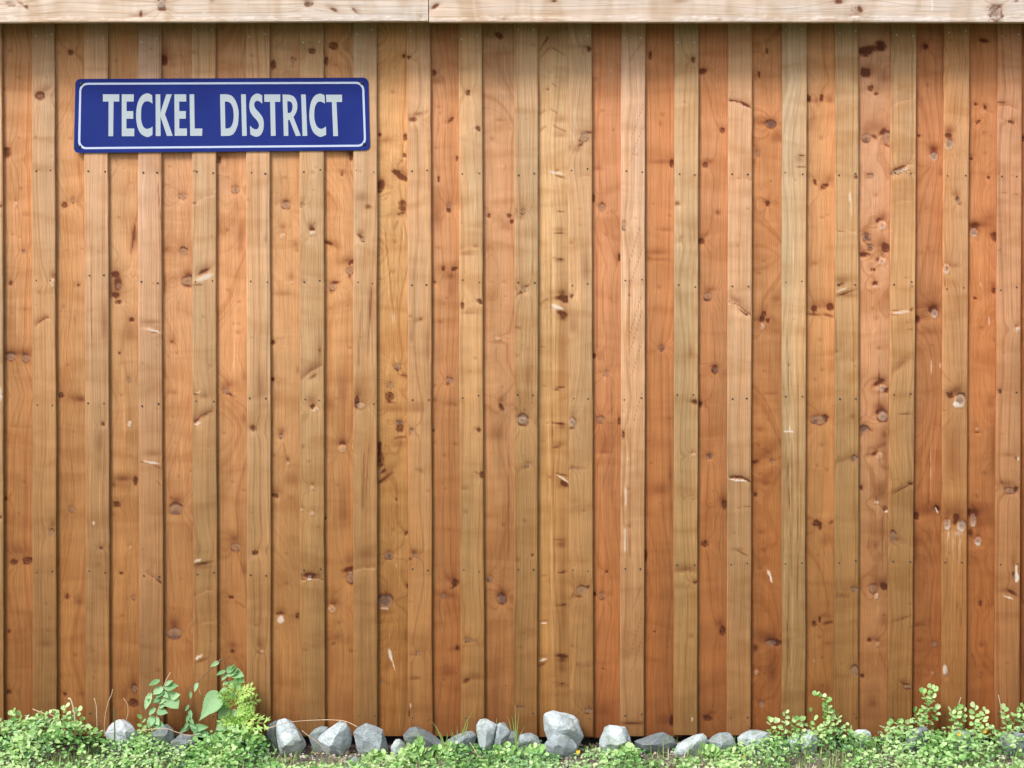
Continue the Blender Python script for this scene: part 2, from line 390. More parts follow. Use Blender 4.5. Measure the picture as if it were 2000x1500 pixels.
# ------------------------------------------------------------------ marks on the boards, read off board by board
# k dark knot, g grey-brown knot, w pale knot, s pin knot, h brown bloom, p pale bloom, W hard white scar,
# D hard dark scar : x,y,r | x,y,rx,ry | x,y,rx,ry,angle   e step: x0,y0,x1,y1,(strength)   L / l dark / pale line: x0,y0,x1,y1,width
MARKS_TXT = """
s 21 100 3;s 37 152 3;s 9 176 3;k 14 297 8 10;s 37 270 3;s 41 369 3;w 31 400 4 6;h 52 420 7 5;s 25 458 2.5;s 39 463 2.5;g 46 492 4;k 21 553 4.5;l 33 570 35 660 5;s 49 605 3
g 20 697 10 8;g 51 700 9 8;h 36 690 30 8;s 29 833 2;h 10 843 5;l 33 850 35 930 4;s 48 942 3;k 11 974 4;s 37 1004 3;k 27 1098 8 6;k 54 1095 10 7;h 35 1075 25 14;k 18 1233 3.5;k 18 1352 6 4;l 40 1060 52 1085 2
k 78 187 9 8;h 92 174 13 7 -30;p 72 225 8 25;s 70 268 3;s 101 306 2;w 104 552 6 9;h 106 538 5 6;e 70 640 96 620 .9;h 85 625 14 6 -30;g 101 1040 5 7;h 104 1024 5 8;p 72 1375 7 10 30;h 90 1260 14 9;s 90 1180 3;s 94 1232 3
k 138 102 6;s 138 271 3;k 126 401 6;g 143 391 5;s 130 489 2;s 160 487 2;k 153 557 3;h 124 600 4;s 132 713 3;k 120 772 6;h 150 778 16 10;p 160 769 9 4;h 160 783 10 6;s 143 845 2;s 141 915 2;g 140 995 5 6;k 131 1165 5;h 155 1178 9 7;s 148 1280 4;k 127 1356 4;h 160 1357 8 6;L 148 600 145 650 1.5;l 133 640 125 720 2;l 136 640 145 720 2
k 201 828 4;p 201 838 6 6;W 183 1022 3 5;k 197 1070 4 3;p 192 1080 4 4;s 182 1272 3;s 178 1265 2;s 183 1325 3;h 195 870 8 20;l 176 450 174 900 3;L 180 400 178 700 1.4;h 205 640 8 40;l 195 930 195 1060 3
s 227 120 3;s 239 310 2;s 256 357 2;s 232 425 3;L 268 412 255 500 2;h 262 480 8 22 8;h 262 460 6 20;k 225 535 8 6;h 230 548 9 12;g 231 558 6;k 225 577 8 5;k 232 590 7 4;h 228 565 14 26;p 258 520 9 12;w 265 545 4 3;k 257 625 5 4;p 254 617 5 4;h 255 650 12 30;k 234 690 3;g 252 742 4 5;s 237 772 3;l 240 700 238 900 3;l 243 780 242 900 2;w 254 828 4 6;p 252 830 8 18
p 235 915 14 12;h 240 935 20 8;k 265 938 5 9;k 228 985 7 6;h 240 950 20 16;h 222 948 5 6;s 222 1005 3;w 255 1070 4 4;l 237 990 237 1110 3;l 245 1020 243 1090 2;k 237 1120 4 3;g 261 1168 4;s 238 1203 3;g 263 1345 5 8;k 260 1373 10 8;h 255 1340 14 25;p 250 1330 8 12;h 242 1360 6 10
L 307 350 318 470 1.6;p 285 400 14 70;e 273 638 318 650 -.6;W 300 646 14 2 12;D 300 649 7 1.5 12;h 296 630 20 4;W 294 903 20 3.2 10;D 280 903 8 1.5 10;D 308 912 9 1.5 20;h 300 888 18 6;L 305 938 316 950 2;e 283 1120 318 1142 .8;D 310 1135 6 2 35;s 309 1310 4;p 317 1280 2 12;s 318 860 3;l 316 360 318 700 2
k 320 118 7 10;h 323 108 10 20;s 332 326 2.5;g 357 383 8 6;p 357 393 7 5;g 358 491 8;h 325 490 9 10;g 366 548 12 9;D 366 558 10 4 10;h 368 535 10 8;h 338 668 8 14;s 335 668 3;s 345 690 3;g 344 994 13 11;D 344 1002 9 4;h 344 978 12 9;g 340 1236 13 11;D 341 1244 9 4;h 340 1218 14 12;s 340 1190 2;s 342 865 2;l 353 850 360 970 3;l 346 890 344 980 3;s 373 920 3;s 338 815 2;h 338 768 9 5;l 350 400 348 470 4;h 322 560 4 20
s 378 103 4;p 385 327 9 4 -15;D 380 334 4 2;e 378 398 420 380 .5;D 380 397 5 2;W 401 542 22 6 -22;D 397 531 16 4 -28;D 388 556 12 2 -5;h 400 525 24 8 -22;s 411 715 3;h 400 775 10 6;W 388 766 7 2 -10;D 382 770 5 2;e 378 826 420 802 .9;h 400 812 20 8 -25;D 383 822 6 3 -30;W 386 828 8 2 -20;p 390 835 10 5;W 386 1095 9 4 -15;D 398 1100 20 3 -12;h 396 1108 18 5;e 378 1165 420 1152 .6;e 378 1222 420 1215 .4;W 388 1283 10 4 -30;D 394 1290 14 2.5 -22;p 384 1290 7 4
k 428 312 4 8;h 440 305 14 10;g 460 370 8;s 444 450 4;s 443 567 3;s 467 590 3;g 441 764 9 5 30;D 450 771 6 3 30;h 448 752 14 8;h 478 738 6 14;l 462 590 455 740 2.5;l 458 700 447 750 2;l 462 690 470 725 2;s 438 847 3;p 438 853 4 4;h 478 820 4 14;s 455 942 3;s 477 958 3;g 460 1068 9 8;h 458 1052 10 9;h 478 1115 6 14;k 452 1167 5 3;L 458 1172 480 1188 2.5;k 455 1272 6 3;h 455 1262 12 6;l 458 860 456 1040 2.5;p 430 785 4 15;h 472 480 7 40;s 465 650 4
s 492 110 3;k 494 836 7 6;p 494 848 6 5;k 498 1080 6 5 -35;p 500 1088 6 5;w 512 1272 5 4 ;D 505 1274 3 4 -40;h 508 1260 9 10;h 520 470 4 8;p 515 410 3 40;h 510 760 10 40;s 500 1222 3
k 534 127 6 9;s 572 130 4;g 573 118 5;s 557 347 3;g 559 400 8;h 559 394 6 4;h 552 444 6 5;w 553 461 6 6;h 578 480 5 9;s 580 490 4;h 569 540 7 9;w 570 551 4 3;h 553 575 18 6;k 533 669 5 4;k 533 741 4;h 582 725 4 8;g 549 852 5;D 549 856 3 3;h 551 843 8 6;p 548 862 6 6;L 552 862 562 900 1.5;w 563 906 4 4;h 563 898 4 5;k 537 968 8 4 10;h 540 960 16 10;p 537 978 6 4;s 534 891 3;h 570 940 14 14;s 560 1082 3;s 560 1140 4;W 548 1210 9 9;D 548 1198 10 4;h 548 1192 14 7;k 581 1203 4 6;l 553 1235 560 1258 2;l 568 1235 562 1258 2;l 553 1270 554 1400 2.5;l 567 1250 566 1380 2;s 533 1012 2;s 540 445 2;l 545 960 543 1080 3
k 609 99 7 6;s 611 337 4;p 609 347 5 4;g 589 401 5 4;h 608 441 7 7;k 609 448 5 4;w 611 456 7 5;s 594 550 4;p 592 520 5 10;e 588 742 632 712 .7;h 610 722 22 10 -35;D 612 735 9 3 -35;p 618 745 13 8 -40;k 610 794 5 4 -40;w 617 800 7 5 -30;h 607 783 9 9;s 592 873 4;s 603 902 3;w 610 953 5 4;w 590 996 4 4;w 610 1003 5 4;h 610 946 4 3;D 605 1123 18 5;e 588 1133 632 1133 1;w 605 1128 5 6;s 597 1270 3;h 625 690 5 20;s 624 685 3;p 625 820 4 60
k 652 90 9 8;k 637 120 5 8;k 686 306 5 8;h 680 298 10 8;s 669 335 4;k 668 340 3;h 642 380 4;h 652 478 18 8 30;D 640 474 12 4 25;h 676 510 14 8 -15;k 686 512 8 3 -35;g 684 529 8 7;D 683 540 3 5;k 655 552 8 3 -15;g 650 560 7 8;s 647 572 4;p 645 500 7 14 20;p 662 575 12 12;s 646 603 2.5;s 679 598 2.5;s 684 680 3;l 655 625 668 605 1.5;l 672 560 668 450 2;h 670 770 10 30;p 648 840 9 18;h 645 790 8 20;w 669 875 7 9;h 668 863 16 10;D 669 867 6 3;s 660 948 3;k 636 1012 2.5;h 683 1095 10 14;D 680 1112 14 5 -20;g 686 1130 10 11;D 690 1138 7 4 -30;w 685 1120 5 4;w 648 1189 8 8;h 655 1178 12 8;s 662 1217 4;D 651 1257 6 2.5 -30;h 660 1245 10 8;p 645 1262 4 4;s 686 1272 4;h 672 1000 9 60
D 719 404 7 5;h 706 388 14 10;p 730 400 6 6;p 715 420 10 10;h 704 455 8 6;D 703 461 8 3 35;g 708 467 5;p 700 475 8 8;l 700 480 698 560 3;l 722 490 712 650 4;L 705 600 700 720 2;L 725 560 718 700 2;k 697 785 5 12;w 705 792 9 6;h 700 770 8 12;h 725 600 6 60;L 712 880 708 1000 3;L 722 860 714 980 2;h 715 1085 20 14;e 692 1115 735 1110 -.8;p 715 1122 18 7;p 730 1200 4 120;p 715 1300 5 60
s 767 180 4;k 792 268 5 7;k 741 263 4 4;h 752 275 12 8;k 790 304 5 4;s 785 315 4;p 770 300 14 10;k 775 338 10 5 25;k 787 348 11 5 20;p 775 330 8 5;h 785 342 16 14;k 743 365 8 12 20;h 745 360 12 14;L 740 385 765 376 3;L 742 392 760 385 2;l 743 388 760 380 2;k 786 402 8 11;p 775 395 8 12;L 775 418 792 416 3;h 782 420 16 8;L 778 430 770 450 3;s 771 473 4;s 767 532 4;s 742 545 3;l 746 430 768 640 3.5;l 790 430 769 640 3.5;l 742 480 752 600 1.8;L 750 430 770 630 2;L 787 430 772 630 2;p 769 625 5 22;l 768 683 754 735 3;l 769 683 782 730 3;g 776 716 8 5;D 777 722 6 5;p 775 705 8 7;h 792 735 8 8;L 775 730 795 735 2;g 762 752 7 5;k 761 774 9 9;L 750 785 775 787 2.5;l 748 780 776 782 2.5;h 770 800 25 10;g 780 826 8 4;k 781 836 8 9;l 770 850 795 846 2.5;L 768 857 795 852 3;l 768 862 795 858 2.5;h 780 868 18 12;k 741 872 5 10;p 742 880 10 5 40;k 741 895 8 14;L 738 918 752 906 3;l 738 924 754 912 3;D 748 920 8 4 -40;h 765 915 20 10 -40;L 738 945 770 920 5;h 750 940 16 6 -25;l 755 935 765 930 5;k 774 976 2.5;s 767 1035 4;k 793 1041 4 5;l 775 990 783 1040 3;l 783 1040 780 1120 3;l 788 950 786 1020 2.5;l 752 950 748 1080 2.5;k 760 1087 5 4;g 760 1085 9 8;l 768 1060 775 1110 2;l 772 1100 790 1160 3;g 752 1175 14 13;k 753 1175 9 8;l 740 1187 760 1190 4;h 755 1197 16 7;s 754 1158 3;W 762 1278 4.5 15 -14;W 769 1300 2 12 -14;s 772 1270 2;l 763 1300 763 1345 3;g 747 1332 4 3;l 775 1340 782 1430 4;l 756 1370 756 1430 4;l 765 1215 758 1260 4;k 795 1145 3 5;h 794 1245 3 20
k 789 110 4;k 799 112 4;k 806 233 7 5;h 815 226 10 4;s 833 219 3;h 820 222 10 3;h 818 626 10 4 -20;s 822 624 4;g 804 841 5 4;h 801 848 6 3;p 812 838 6 4;h 815 800 16 12;s 823 922 4;h 818 918 6 3;g 810 1085 5 4;D 801 1092 4 4;h 808 1078 10 5;g 816 1276 5 4;h 808 1280 8 4;L 802 1326 820 1324 2;h 810 1326 10 4;W 802 1378 2 6;k 798 1395 3 6;l 801 1300 801 1340 2;h 836 690 4 30;s 836 960 3;h 804 660 4 18
k 848 143 5 6;h 855 160 12 8;s 856 210 3.5;k 882 233 7 3 -40;h 875 240 8 5;s 852 290 3;k 857 350 2 7;k 893 310 3 5;g 877 402 5 6;k 877 412 5 4;s 856 485 3;k 866 524 4 5;k 888 525 7 4 -20;h 880 540 14 9;s 849 551 5;h 882 570 9 25;L 847 549 853 553 2.5;s 860 630 4;s 872 583 3;g 877 743 6;D 874 750 4 4;L 846 757 853 749 3;h 850 783 6 5;h 880 790 12 5;s 890 792 3;k 847 841 2.5;s 849 865 3;s 868 890 4;s 889 868 3;k 889 1138 7 7;D 885 1147 8 3 -35;h 880 1130 14 10;g 867 1164 4 6;h 880 1165 14 7;D 894 1265 5 6;h 885 1270 9 5;h 875 1315 12 14;h 855 430 8 40;s 870 955 2;s 855 962 2
k 914 182 5 6;p 908 182 5 3;k 934 251 6 5 35;p 925 246 6 3;p 908 260 6 8;e 900 489 940 486 -.4;p 908 490 9 2;h 912 497 14 5;s 929 481 3.5;k 903 597 4 7;k 938 589 7 4 30;h 915 612 15 4;p 910 600 5 5;k 936 840 4 5;h 932 838 6 3;k 941 928 5 7;D 930 923 5 1.5 25;p 915 935 12 8;h 908 955 8 5;s 910 1000 4;g 913 1250 6 4;h 920 1252 10 3;D 910 1330 8 5 -30;h 925 1325 20 6;p 925 800 3 60;s 928 700 3;p 905 1350 3 30
k 975 70 9 6 35;p 955 181 4 3;p 981 181 4 3;s 961 272 5;h 975 235 8 3;p 980 325 10 4;L 990 320 985 332 1.5;k 955 421 4 5;k 994 421 5 4;k 1000 432 4 5;p 978 420 14 5;h 990 445 14 12;p 970 412 12 4;w 973 661 7 3;h 970 670 12 4;s 985 551 3;k 978 793 6 4 40;k 981 799 4;h 980 783 8 6;h 970 850 18 20;s 982 1025 3;g 957 1130 5 6;D 954 1133 4 4;h 980 1160 12 14;k 983 1173 7 8;g 980 1170 9 8;l 970 1215 966 1280 3;s 990 1340 2;l 990 700 991 1000 2;L 993 850 994 1100 1.5
s 1041 89 3;g 1021 413 6 5 -20;h 1018 425 8 7;g 1023 565 7 5 -35;D 1015 573 6 3 -20;D 1030 558 6 2 -20;p 1030 575 6 4;s 1008 640 4;s 1015 642 4;g 1021 820 11 10;w 1020 820 8 7;D 1030 816 2 3;D 1020 831 8 2 10;p 1014 800 7 5;g 1031 908 6 4 -40;h 1024 914 6 4;s 1025 1018 4;s 1017 1265 4;s 1008 800 4;L 1041 420 1040 800 1.2;h 1032 740 4 40;k 1040 1085 3;s 1010 695 4;g 1016 1383 6 3;p 1035 450 3 120;h 1012 1095 5 6
L 1053 100 1072 70 3;L 1056 112 1075 92 3;L 1076 92 1105 108 2.5;h 1080 80 26 25;L 1078 162 1088 170 2;k 1070 174 2;L 1052 224 1067 214 2.5;L 1075 212 1090 222 2.5;L 1053 256 1067 245 3;L 1078 244 1108 258 3;h 1095 235 12 8;h 1095 265 12 6;W 1088 338 14 3 10;D 1094 345 12 2 15;D 1086 333 8 1.5 -20;L 1055 340 1065 338 1.5;L 1081 412 1105 414 1.8;D 1092 455 12 2 -3;h 1092 449 12 4;L 1055 513 1070 513 1.5;L 1055 518 1068 518 1.2;L 1078 503 1102 507 2;h 1092 510 10 4;L 1052 596 1072 582 3;D 1096 581 16 5 -5;h 1095 572 16 6;k 1103 587 8 4 20;W 1090 600 14 4 20;D 1097 612 14 4 20;p 1085 604 10 4;h 1100 620 10 10;L 1055 677 1065 678 2;L 1055 755 1070 752 1.5;D 1093 757 10 2 -5;D 1087 761 6 2;L 1067 828 1072 824 3;D 1092 827 16 2.5 5;h 1098 835 10 6;L 1054 862 1066 860 2;D 1088 873 8 2 -5;h 1095 868 10 5;W 1100 935 18 3 35;D 1096 927 14 2 12;D 1103 945 10 5 35;D 1074 932 4 2;h 1096 950 10 10;L 1080 1054 1108 1052 1.8;h 1095 1065 12 10;L 1052 1127 1072 1122 2;D 1098 1118 12 2 -10;L 1084 1183 1108 1180 3;p 1095 1187 10 3;L 1052 1214 1072 1211 2.5;W 1062 1217 9 1.5 -10;D 1098 1281 14 4 5;h 1098 1290 12 6;L 1052 1282 1072 1280 2;W 1060 1289 10 3 -20;D 1058 1298 9 3 -25;h 1098 1308 12 14;L 1075 1333 1105 1335 2;h 1098 1340 12 5
l 1077 120 1078 400 5;l 1080 400 1084 760 6;l 1072 300 1074 500 3;L 1074 400 1079 900 1.5;L 1079 780 1083 1140 1.5;l 1076 1000 1082 1430 6;l 1070 800 1074 1000 4;h 1100 700 9 200;h 1100 1200 7 160;p 1068 1150 9 200;p 1064 450 8 150;l 1098 1040 1097 1100 2
k 1150 97 5 5;h 1148 92 8 4;g 1142 267 13 8 -50;D 1134 283 6 3 -20;D 1152 258 6 2 -10;h 1130 292 10 8 -30;p 1118 260 8 12;p 1140 290 8 6 -30;s 1116 475 3;p 1118 478 5 2;p 1114 560 3 12;k 1117 579 4 3;L 1110 578 1120 576 2;w 1117 824 7 8;g 1119 824 6 6;D 1117 836 8 3 -10;p 1117 812 5 6;g 1117 915 5 3;h 1130 915 14 3;s 1140 998 3;g 1136 1152 11 7 -20;D 1131 1165 7 3;D 1148 1146 6 3 -20;h 1120 1165 9 6 -30;p 1118 1150 7 9;g 1150 1388 7 5;D 1147 1394 6 2;l 1122 1290 1116 1350 4;l 1120 1350 1117 1390 3;L 1112 1352 1118 1352 1.5;s 1128 1298 4;s 1118 1262 3;p 1130 560 8 60;e 1130 347 1155 345 .3;h 1145 530 6 40;h 1120 640 9 20
s 1161 157 4;W 1193 137 2;s 1177 217 3;s 1198 255 3;k 1159 388 3 8;g 1176 405 7 8;s 1183 459 3;k 1210 503 3 8;h 1206 510 5 18;k 1160 695 4 5;g 1184 729 5 6;g 1172 820 7 8;D 1172 826 5 2;k 1210 822 4 8;h 1180 884 14 4;h 1180 1390 16 12;k 1185 1117 3;g 1176 1164 6 7;D 1178 1169 4 2;k 1160 1160 5 5;k 1178 1306 2;l 1181 400 1182 780 3;l 1204 700 1203 980 2.5;l 1176 900 1176 1140 2.5;l 1200 1290 1201 1430 2;h 1180 870 14 20;L 1195 750 1196 1000 1.5;L 1166 450 1166 700 1.5;h 1168 330 10 6;s 1158 1370 3
g 1219 440 4 9;p 1220 430 6 12;D 1216 446 2 4;s 1229 577 3.5;s 1243 303 2.5;k 1217 850 3 8;l 1226 890 1225 950 5;l 1221 940 1222 1000 6;l 1222 950 1223 990 4;l 1224 860 1228 900 3;l 1221 1010 1222 1095 7;l 1220 1030 1221 1080 4;s 1227 955 3;L 1231 820 1230 1100 1.2;l 1239 700 1240 1200 3;l 1217 430 1225 700 3;L 1230 400 1228 760 1.2;s 1228 1028 4;L 1213 1413 1258 1413 1.5;h 1236 1415 24 5;l 1243 330 1240 600 4;L 1250 440 1228 520 1.2;L 1256 480 1230 560 1.2;L 1255 570 1228 660 1.2;L 1256 600 1230 690 1.2;L 1256 660 1232 740 1;L 1258 200 1230 280 1;L 1258 240 1226 330 1;L 1256 80 1228 120 1.5;L 1255 1200 1230 1280 1;L 1256 1240 1232 1320 1;L 1256 760 1236 830 1;L 1254 1140 1232 1200 1
k 1270 108 4 8;s 1294 225 4;h 1290 243 3 5;k 1312 318 5 8;h 1290 318 20 4;s 1268 505 3;h 1290 508 20 3;s 1287 561 4;g 1292 680 6;k 1293 682 4;s 1307 818 2.5;k 1261 1085 3 12;h 1310 930 5 20;s 1268 862 2;k 1279 1234 2.5;l 1277 1180 1277 1380 3;h 1300 1410 14 12;k 1312 1408 4 10;h 1285 495 18 5;h 1300 450 12 4;s 1308 422 3;h 1290 960 16 12;l 1302 1300 1300 1400 2.5
k 1354 117 4 6;s 1337 200 3;D 1323 397 6 5;p 1330 408 6 8;s 1328 470 4;h 1331 464 3 3;p 1325 480 4 4;p 1350 530 3 4;D 1358 785 6 6;h 1352 785 8 5;p 1355 795 5 4;w 1355 888 5 4;h 1354 884 4 2;w 1353 972 4 2;p 1346 828 3 9;k 1358 1137 4 4;e 1318 1122 1362 1122 -.6;h 1340 1112 20 8;p 1335 1130 14 5;s 1350 1243 4;W 1352 1405 2 6;p 1322 1425 6 6;p 1330 405 4 30;h 1350 690 6 18
k 1372 140 8 6;h 1378 136 10 5;k 1411 254 5 6;k 1378 322 6 6;h 1386 316 7 5;k 1369 472 8 6;h 1376 462 10 5 -30;g 1383 578 8 8;D 1381 586 6 3;h 1390 566 12 4;k 1396 724 6 7;g 1398 722 5;h 1395 715 12 4;k 1367 790 5 5;h 1366 786 8 6;g 1385 892 7 5 -30;k 1386 891 4;k 1415 986 6 9;h 1412 975 8 10;k 1376 1062 7 6;k 1411 1232 6 9;h 1406 1218 9 10;k 1382 1402 9 6;h 1390 1393 8 4;s 1391 738 2;s 1392 960 2;s 1401 415 5;h 1404 418 5
e 1423 197 1468 213 1.1;D 1430 196 10 2 5;D 1455 203 12 2.5 28;p 1445 212 18 8 15;e 1440 350 1470 354 .5;e 1423 590 1469 618 1;D 1452 610 12 2 35;h 1435 585 16 6 30;p 1440 612 16 6 25;k 1458 614 4 2;e 1423 933 1467 941 1.2;D 1440 931 16 2.5 4;D 1460 938 7 3 30;W 1440 938 18 1.8 4;L 1440 992 1450 990 2;L 1452 989 1468 989 2;D 1446 1078 7 1.8 15;h 1440 1074 12 3;D 1455 1083 6 1.5 20;s 1460 408 3;p 1445 1000 12 6;L 1460 1420 1468 1425 2
k 1483 146 3 6;k 1498 100 3 5;k 1508 244 8 6 -30;g 1506 243 10 8;h 1518 272 12 12;p 1492 246 10 5;h 1490 240 20 9;g 1480 299 5 6;k 1500 398 5 5;h 1495 394 9 5;s 1493 510 3;p 1490 507 4 3;s 1484 535 3;h 1517 585 10 10 -30;k 1490 618 5 12 20;k 1500 626 5 4;h 1480 625 10 6;w 1489 637 4 6;p 1510 612 14 5 -20;s 1492 725 3;p 1488 721 4 4;h 1500 885 22 9 -30;D 1475 902 8 4 -10;g 1508 901 5 4 -30;p 1495 912 18 4 -15;s 1482 926 3;s 1482 870 3;p 1482 930 9 8;h 1496 945 8 6;k 1475 966 4 5;s 1485 1110 4;W 1502 1120 4 9 -25;W 1506 1132 3 8 -15;h 1495 1245 25 14 ;k 1518 1256 9 6 -10;D 1476 1266 6 8;g 1505 1256 10 6;p 1490 1275 10 6;w 1478 1312 6 5;s 1493 1316 3;h 1510 1320 10 40;g 1487 1375 6 6;p 1490 1380 6 5;h 1505 770 14 3;s 1487 1040 5;s 1492 1075 5;s 1485 840 5
D 1567 303 6 1.8;D 1565 326 9 2;h 1562 312 9 10;L 1538 650 1542 820 1.5;L 1533 840 1542 1000 2;L 1547 850 1545 1100 1.3;L 1538 860 1548 1150 1.2;l 1541 640 1545 1050 3;l 1550 450 1549 900 5;l 1535 700 1534 1060 2.5;W 1540 843 10 2.2;W 1542 838 2 7;l 1533 1000 1530 1300 3;L 1541 1130 1535 1400 1.8;L 1536 1200 1545 1320 1.5;l 1548 1150 1547 1420 4;L 1559 700 1558 1200 1;s 1541 713 3
k 1578 192 6 8 -30;k 1605 190 4 7;h 1622 197 8 8;h 1595 198 18 6;s 1604 270 5;k 1592 356 4 6 -20;k 1610 364 9 5 -35;h 1622 352 9 8 -30;s 1605 425 3;s 1592 515 4;k 1590 604 6 6;k 1621 600 7 8 -20;D 1588 614 14 3 5;D 1618 616 12 3 15;h 1600 598 30 12;p 1602 603 6 6;p 1590 645 12 14;s 1602 665 3.5;s 1606 723 3.5;s 1592 742 3;g 1600 820 15 9;k 1592 824 5 4;k 1612 816 6 7;p 1600 818 9 6;s 1605 870 4;s 1615 918 3.5;s 1596 910 3;k 1594 1022 7 7;k 1602 1028 4 8;p 1600 1008 20 5;D 1624 1020 7 4 -30;h 1580 1012 6 5;h 1612 1060 10 12;k 1590 1218 5 6 20;k 1601 1210 3 5;D 1617 1216 12 4 -12;h 1615 1205 14 6;s 1600 1245 4;s 1606 1285 3;W 1590 1290 2;h 1618 1258 8 4;h 1600 1350 24 14
W 1660 385 3 12 0;W 1663 408 2 20 0;k 1672 346 4 3;e 1632 452 1675 456 -.4;L 1635 452 1670 450 1.5;D 1642 555 10 3 -20;W 1644 566 14 2.4 -22;D 1652 572 20 2 -20;h 1645 548 14 6;h 1655 578 16 5;s 1635 687 3.5;p 1640 692 6 3;g 1669 896 7 6;D 1666 898 3 4;h 1645 900 16 4 -15;g 1668 1152 6 6;D 1668 1154 3 3;h 1645 1165 14 5;g 1669 1310 6 10;D 1673 1316 4 2 -20;s 1668 1396 3;s 1666 704 4;h 1665 815 6 6;p 1655 1400 8 16;L 1632 610 1633 760 1.2;e 1640 205 1675 198 .2
D 1700 95 24 8 -8;k 1690 102 12 10;k 1722 92 10 8;D 1718 82 10 4;k 1690 142 10 9 20;h 1695 140 16 14;k 1700 172 6 6;k 1711 184 4 4;h 1728 155 10 14;p 1705 155 9 5;g 1692 269 9 9;D 1691 274 5 4;g 1734 268 9 12;D 1733 284 7 3 20;D 1708 267 8 4 35;D 1722 258 9 4 -45;h 1712 250 22 14;p 1712 285 12 12;g 1700 345 6 6;s 1711 382 4;l 1705 385 1704 430 3;w 1723 440 11 9;h 1725 425 13 10 -30;p 1715 449 10 5;D 1715 430 6 3 -50;g 1692 463 8 8;k 1693 464 5 5;L 1685 470 1700 480 2;g 1700 483 6 6;k 1700 484 3 3;k 1730 484 9 9;h 1722 478 14 12;k 1686 497 6 5;L 1684 492 1702 498 3;h 1692 500 10 6;w 1722 510 10 8;D 1714 508 5 4 -50;k 1705 527 5 4;k 1709 554 6 4 -15;w 1711 560 4 6;l 1707 565 1703 600 4;s 1704 603 3;s 1712 622 4;l 1710 640 1704 655 3
s 1717 680 4;w 1722 757 11 8;D 1715 748 12 4 -25;k 1730 762 6 5;h 1722 742 14 9;l 1724 768 1716 800 4;g 1725 812 11 11;w 1724 813 8 9;D 1715 804 6 5 -50;h 1715 795 10 7;g 1688 840 10 9;k 1686 838 6 5;L 1690 835 1703 840 3;h 1725 850 10 10;h 1718 872 16 8 -25;s 1695 890 5;w 1718 890 8 7;D 1708 886 8 5 -30;k 1682 953 4 5;h 1720 970 14 20;w 1711 981 5 4;k 1728 993 5 5;W 1732 999 6 3;s 1710 1067 6;h 1722 1140 14 14;k 1727 1146 7 7;g 1705 1149 7 9;w 1712 1164 4 6;k 1684 1320 4;k 1698 1250 4;w 1715 1258 4 5;h 1708 1250 9 6;l 1714 1265 1710 1300 3;h 1728 1215 7 14;l 1714 1180 1713 1210 3;h 1705 1375 10 12;l 1696 880 1697 960 2;l 1712 900 1716 1060 3;L 1724 1000 1724 1120 1.2;L 1719 620 1716 800 1.2;h 1730 900 6 50
e 1740 208 1785 192 .4;e 1740 340 1782 320 .8;D 1756 328 14 3 -22;W 1762 333 16 2 -22;g 1752 336 12 4 -20;p 1750 350 12 5;e 1740 400 1784 390 .3;p 1740 450 4 3;L 1765 542 1784 540 1.5;D 1782 560 3 2;W 1760 610 20 4 -5;D 1752 606 12 1.5 -8;D 1780 605 6 3 -40;D 1745 614 10 1.5 0;e 1740 740 1785 690 .2;h 1762 712 24 8 -40;L 1770 645 1784 643 2;D 1768 808 12 1.8 -3;L 1742 965 1778 946 2.5;h 1758 955 22 4 -25;k 1778 944 5 3;g 1745 1048 6 12;h 1750 1055 10 5;e 1740 1062 1784 1068 .3;L 1760 1208 1782 1202 2;h 1755 1212 16 4 -15;D 1768 1336 8 2 10;g 1772 1341 8 4;h 1762 1332 8 4;s 1777 1180 3
k 1808 92 5 6;h 1803 90 8 7;s 1812 168 4;k 1795 266 3;w 1824 305 9 9;g 1824 304 6 6;h 1824 290 14 8;h 1838 340 5 10;s 1812 485 4;w 1825 612 9 9;g 1826 611 6 6;D 1818 605 5 6;h 1815 598 24 9;k 1790 625 6 8;h 1800 620 14 8;W 1819 716 2.5 16;W 1837 714 1.8 8;l 1819 740 1818 1000 2.5;l 1808 760 1803 985 3;l 1827 830 1824 980 3;l 1820 860 1818 940 2;k 1830 992 7 5 40;W 1829 996 2 9 -25;k 1790 1008 5 7;h 1810 1000 28 12;p 1832 1014 8 7;p 1800 1018 12 5;l 1790 1025 1786 1060 2;l 1808 1030 1806 1060 4;l 1826 1030 1822 1070 4;s 1790 1222 4;h 1800 1222 9 3;g 1825 1258 6 5;w 1822 1315 4 4;s 1797 1252 5;h 1790 1080 4 40;l 1821 1180 1822 1215 3;L 1815 880 1814 990 1.2;h 1815 650 20 8;l 1812 530 1808 570 2;s 1806 1235 3
w 1853 281 9 12 15;g 1854 281 6 8 15;D 1852 264 8 4;h 1855 255 12 9;g 1872 392 4 8 -30;D 1870 388 4 4;h 1865 380 8 6;w 1849 525 8 10;g 1849 526 3 4;h 1865 520 10 6;L 1844 535 1845 560 2;p 1843 575 3 18;w 1874 783 13 13;g 1876 778 8 9;D 1856 773 6 5 -40;W 1866 790 6 6;h 1860 766 18 8 -30;w 1850 1024 8 10;g 1850 1023 3 6;w 1877 1027 10 11;g 1880 1025 6 7;D 1866 1020 5 6;h 1864 1000 24 16;D 1868 1010 7 6;p 1870 1042 9 5;l 1852 1035 1848 1090 4;l 1862 1045 1860 1150 3;l 1876 1045 1870 1140 4;W 1846 1308 6 12;g 1849 1314 4 7;p 1848 1330 7 9;p 1865 1060 18 40;s 1854 1082 3;L 1878 1180 1876 1260 1;L 1870 1170 1872 1280 1;h 1860 900 14 60
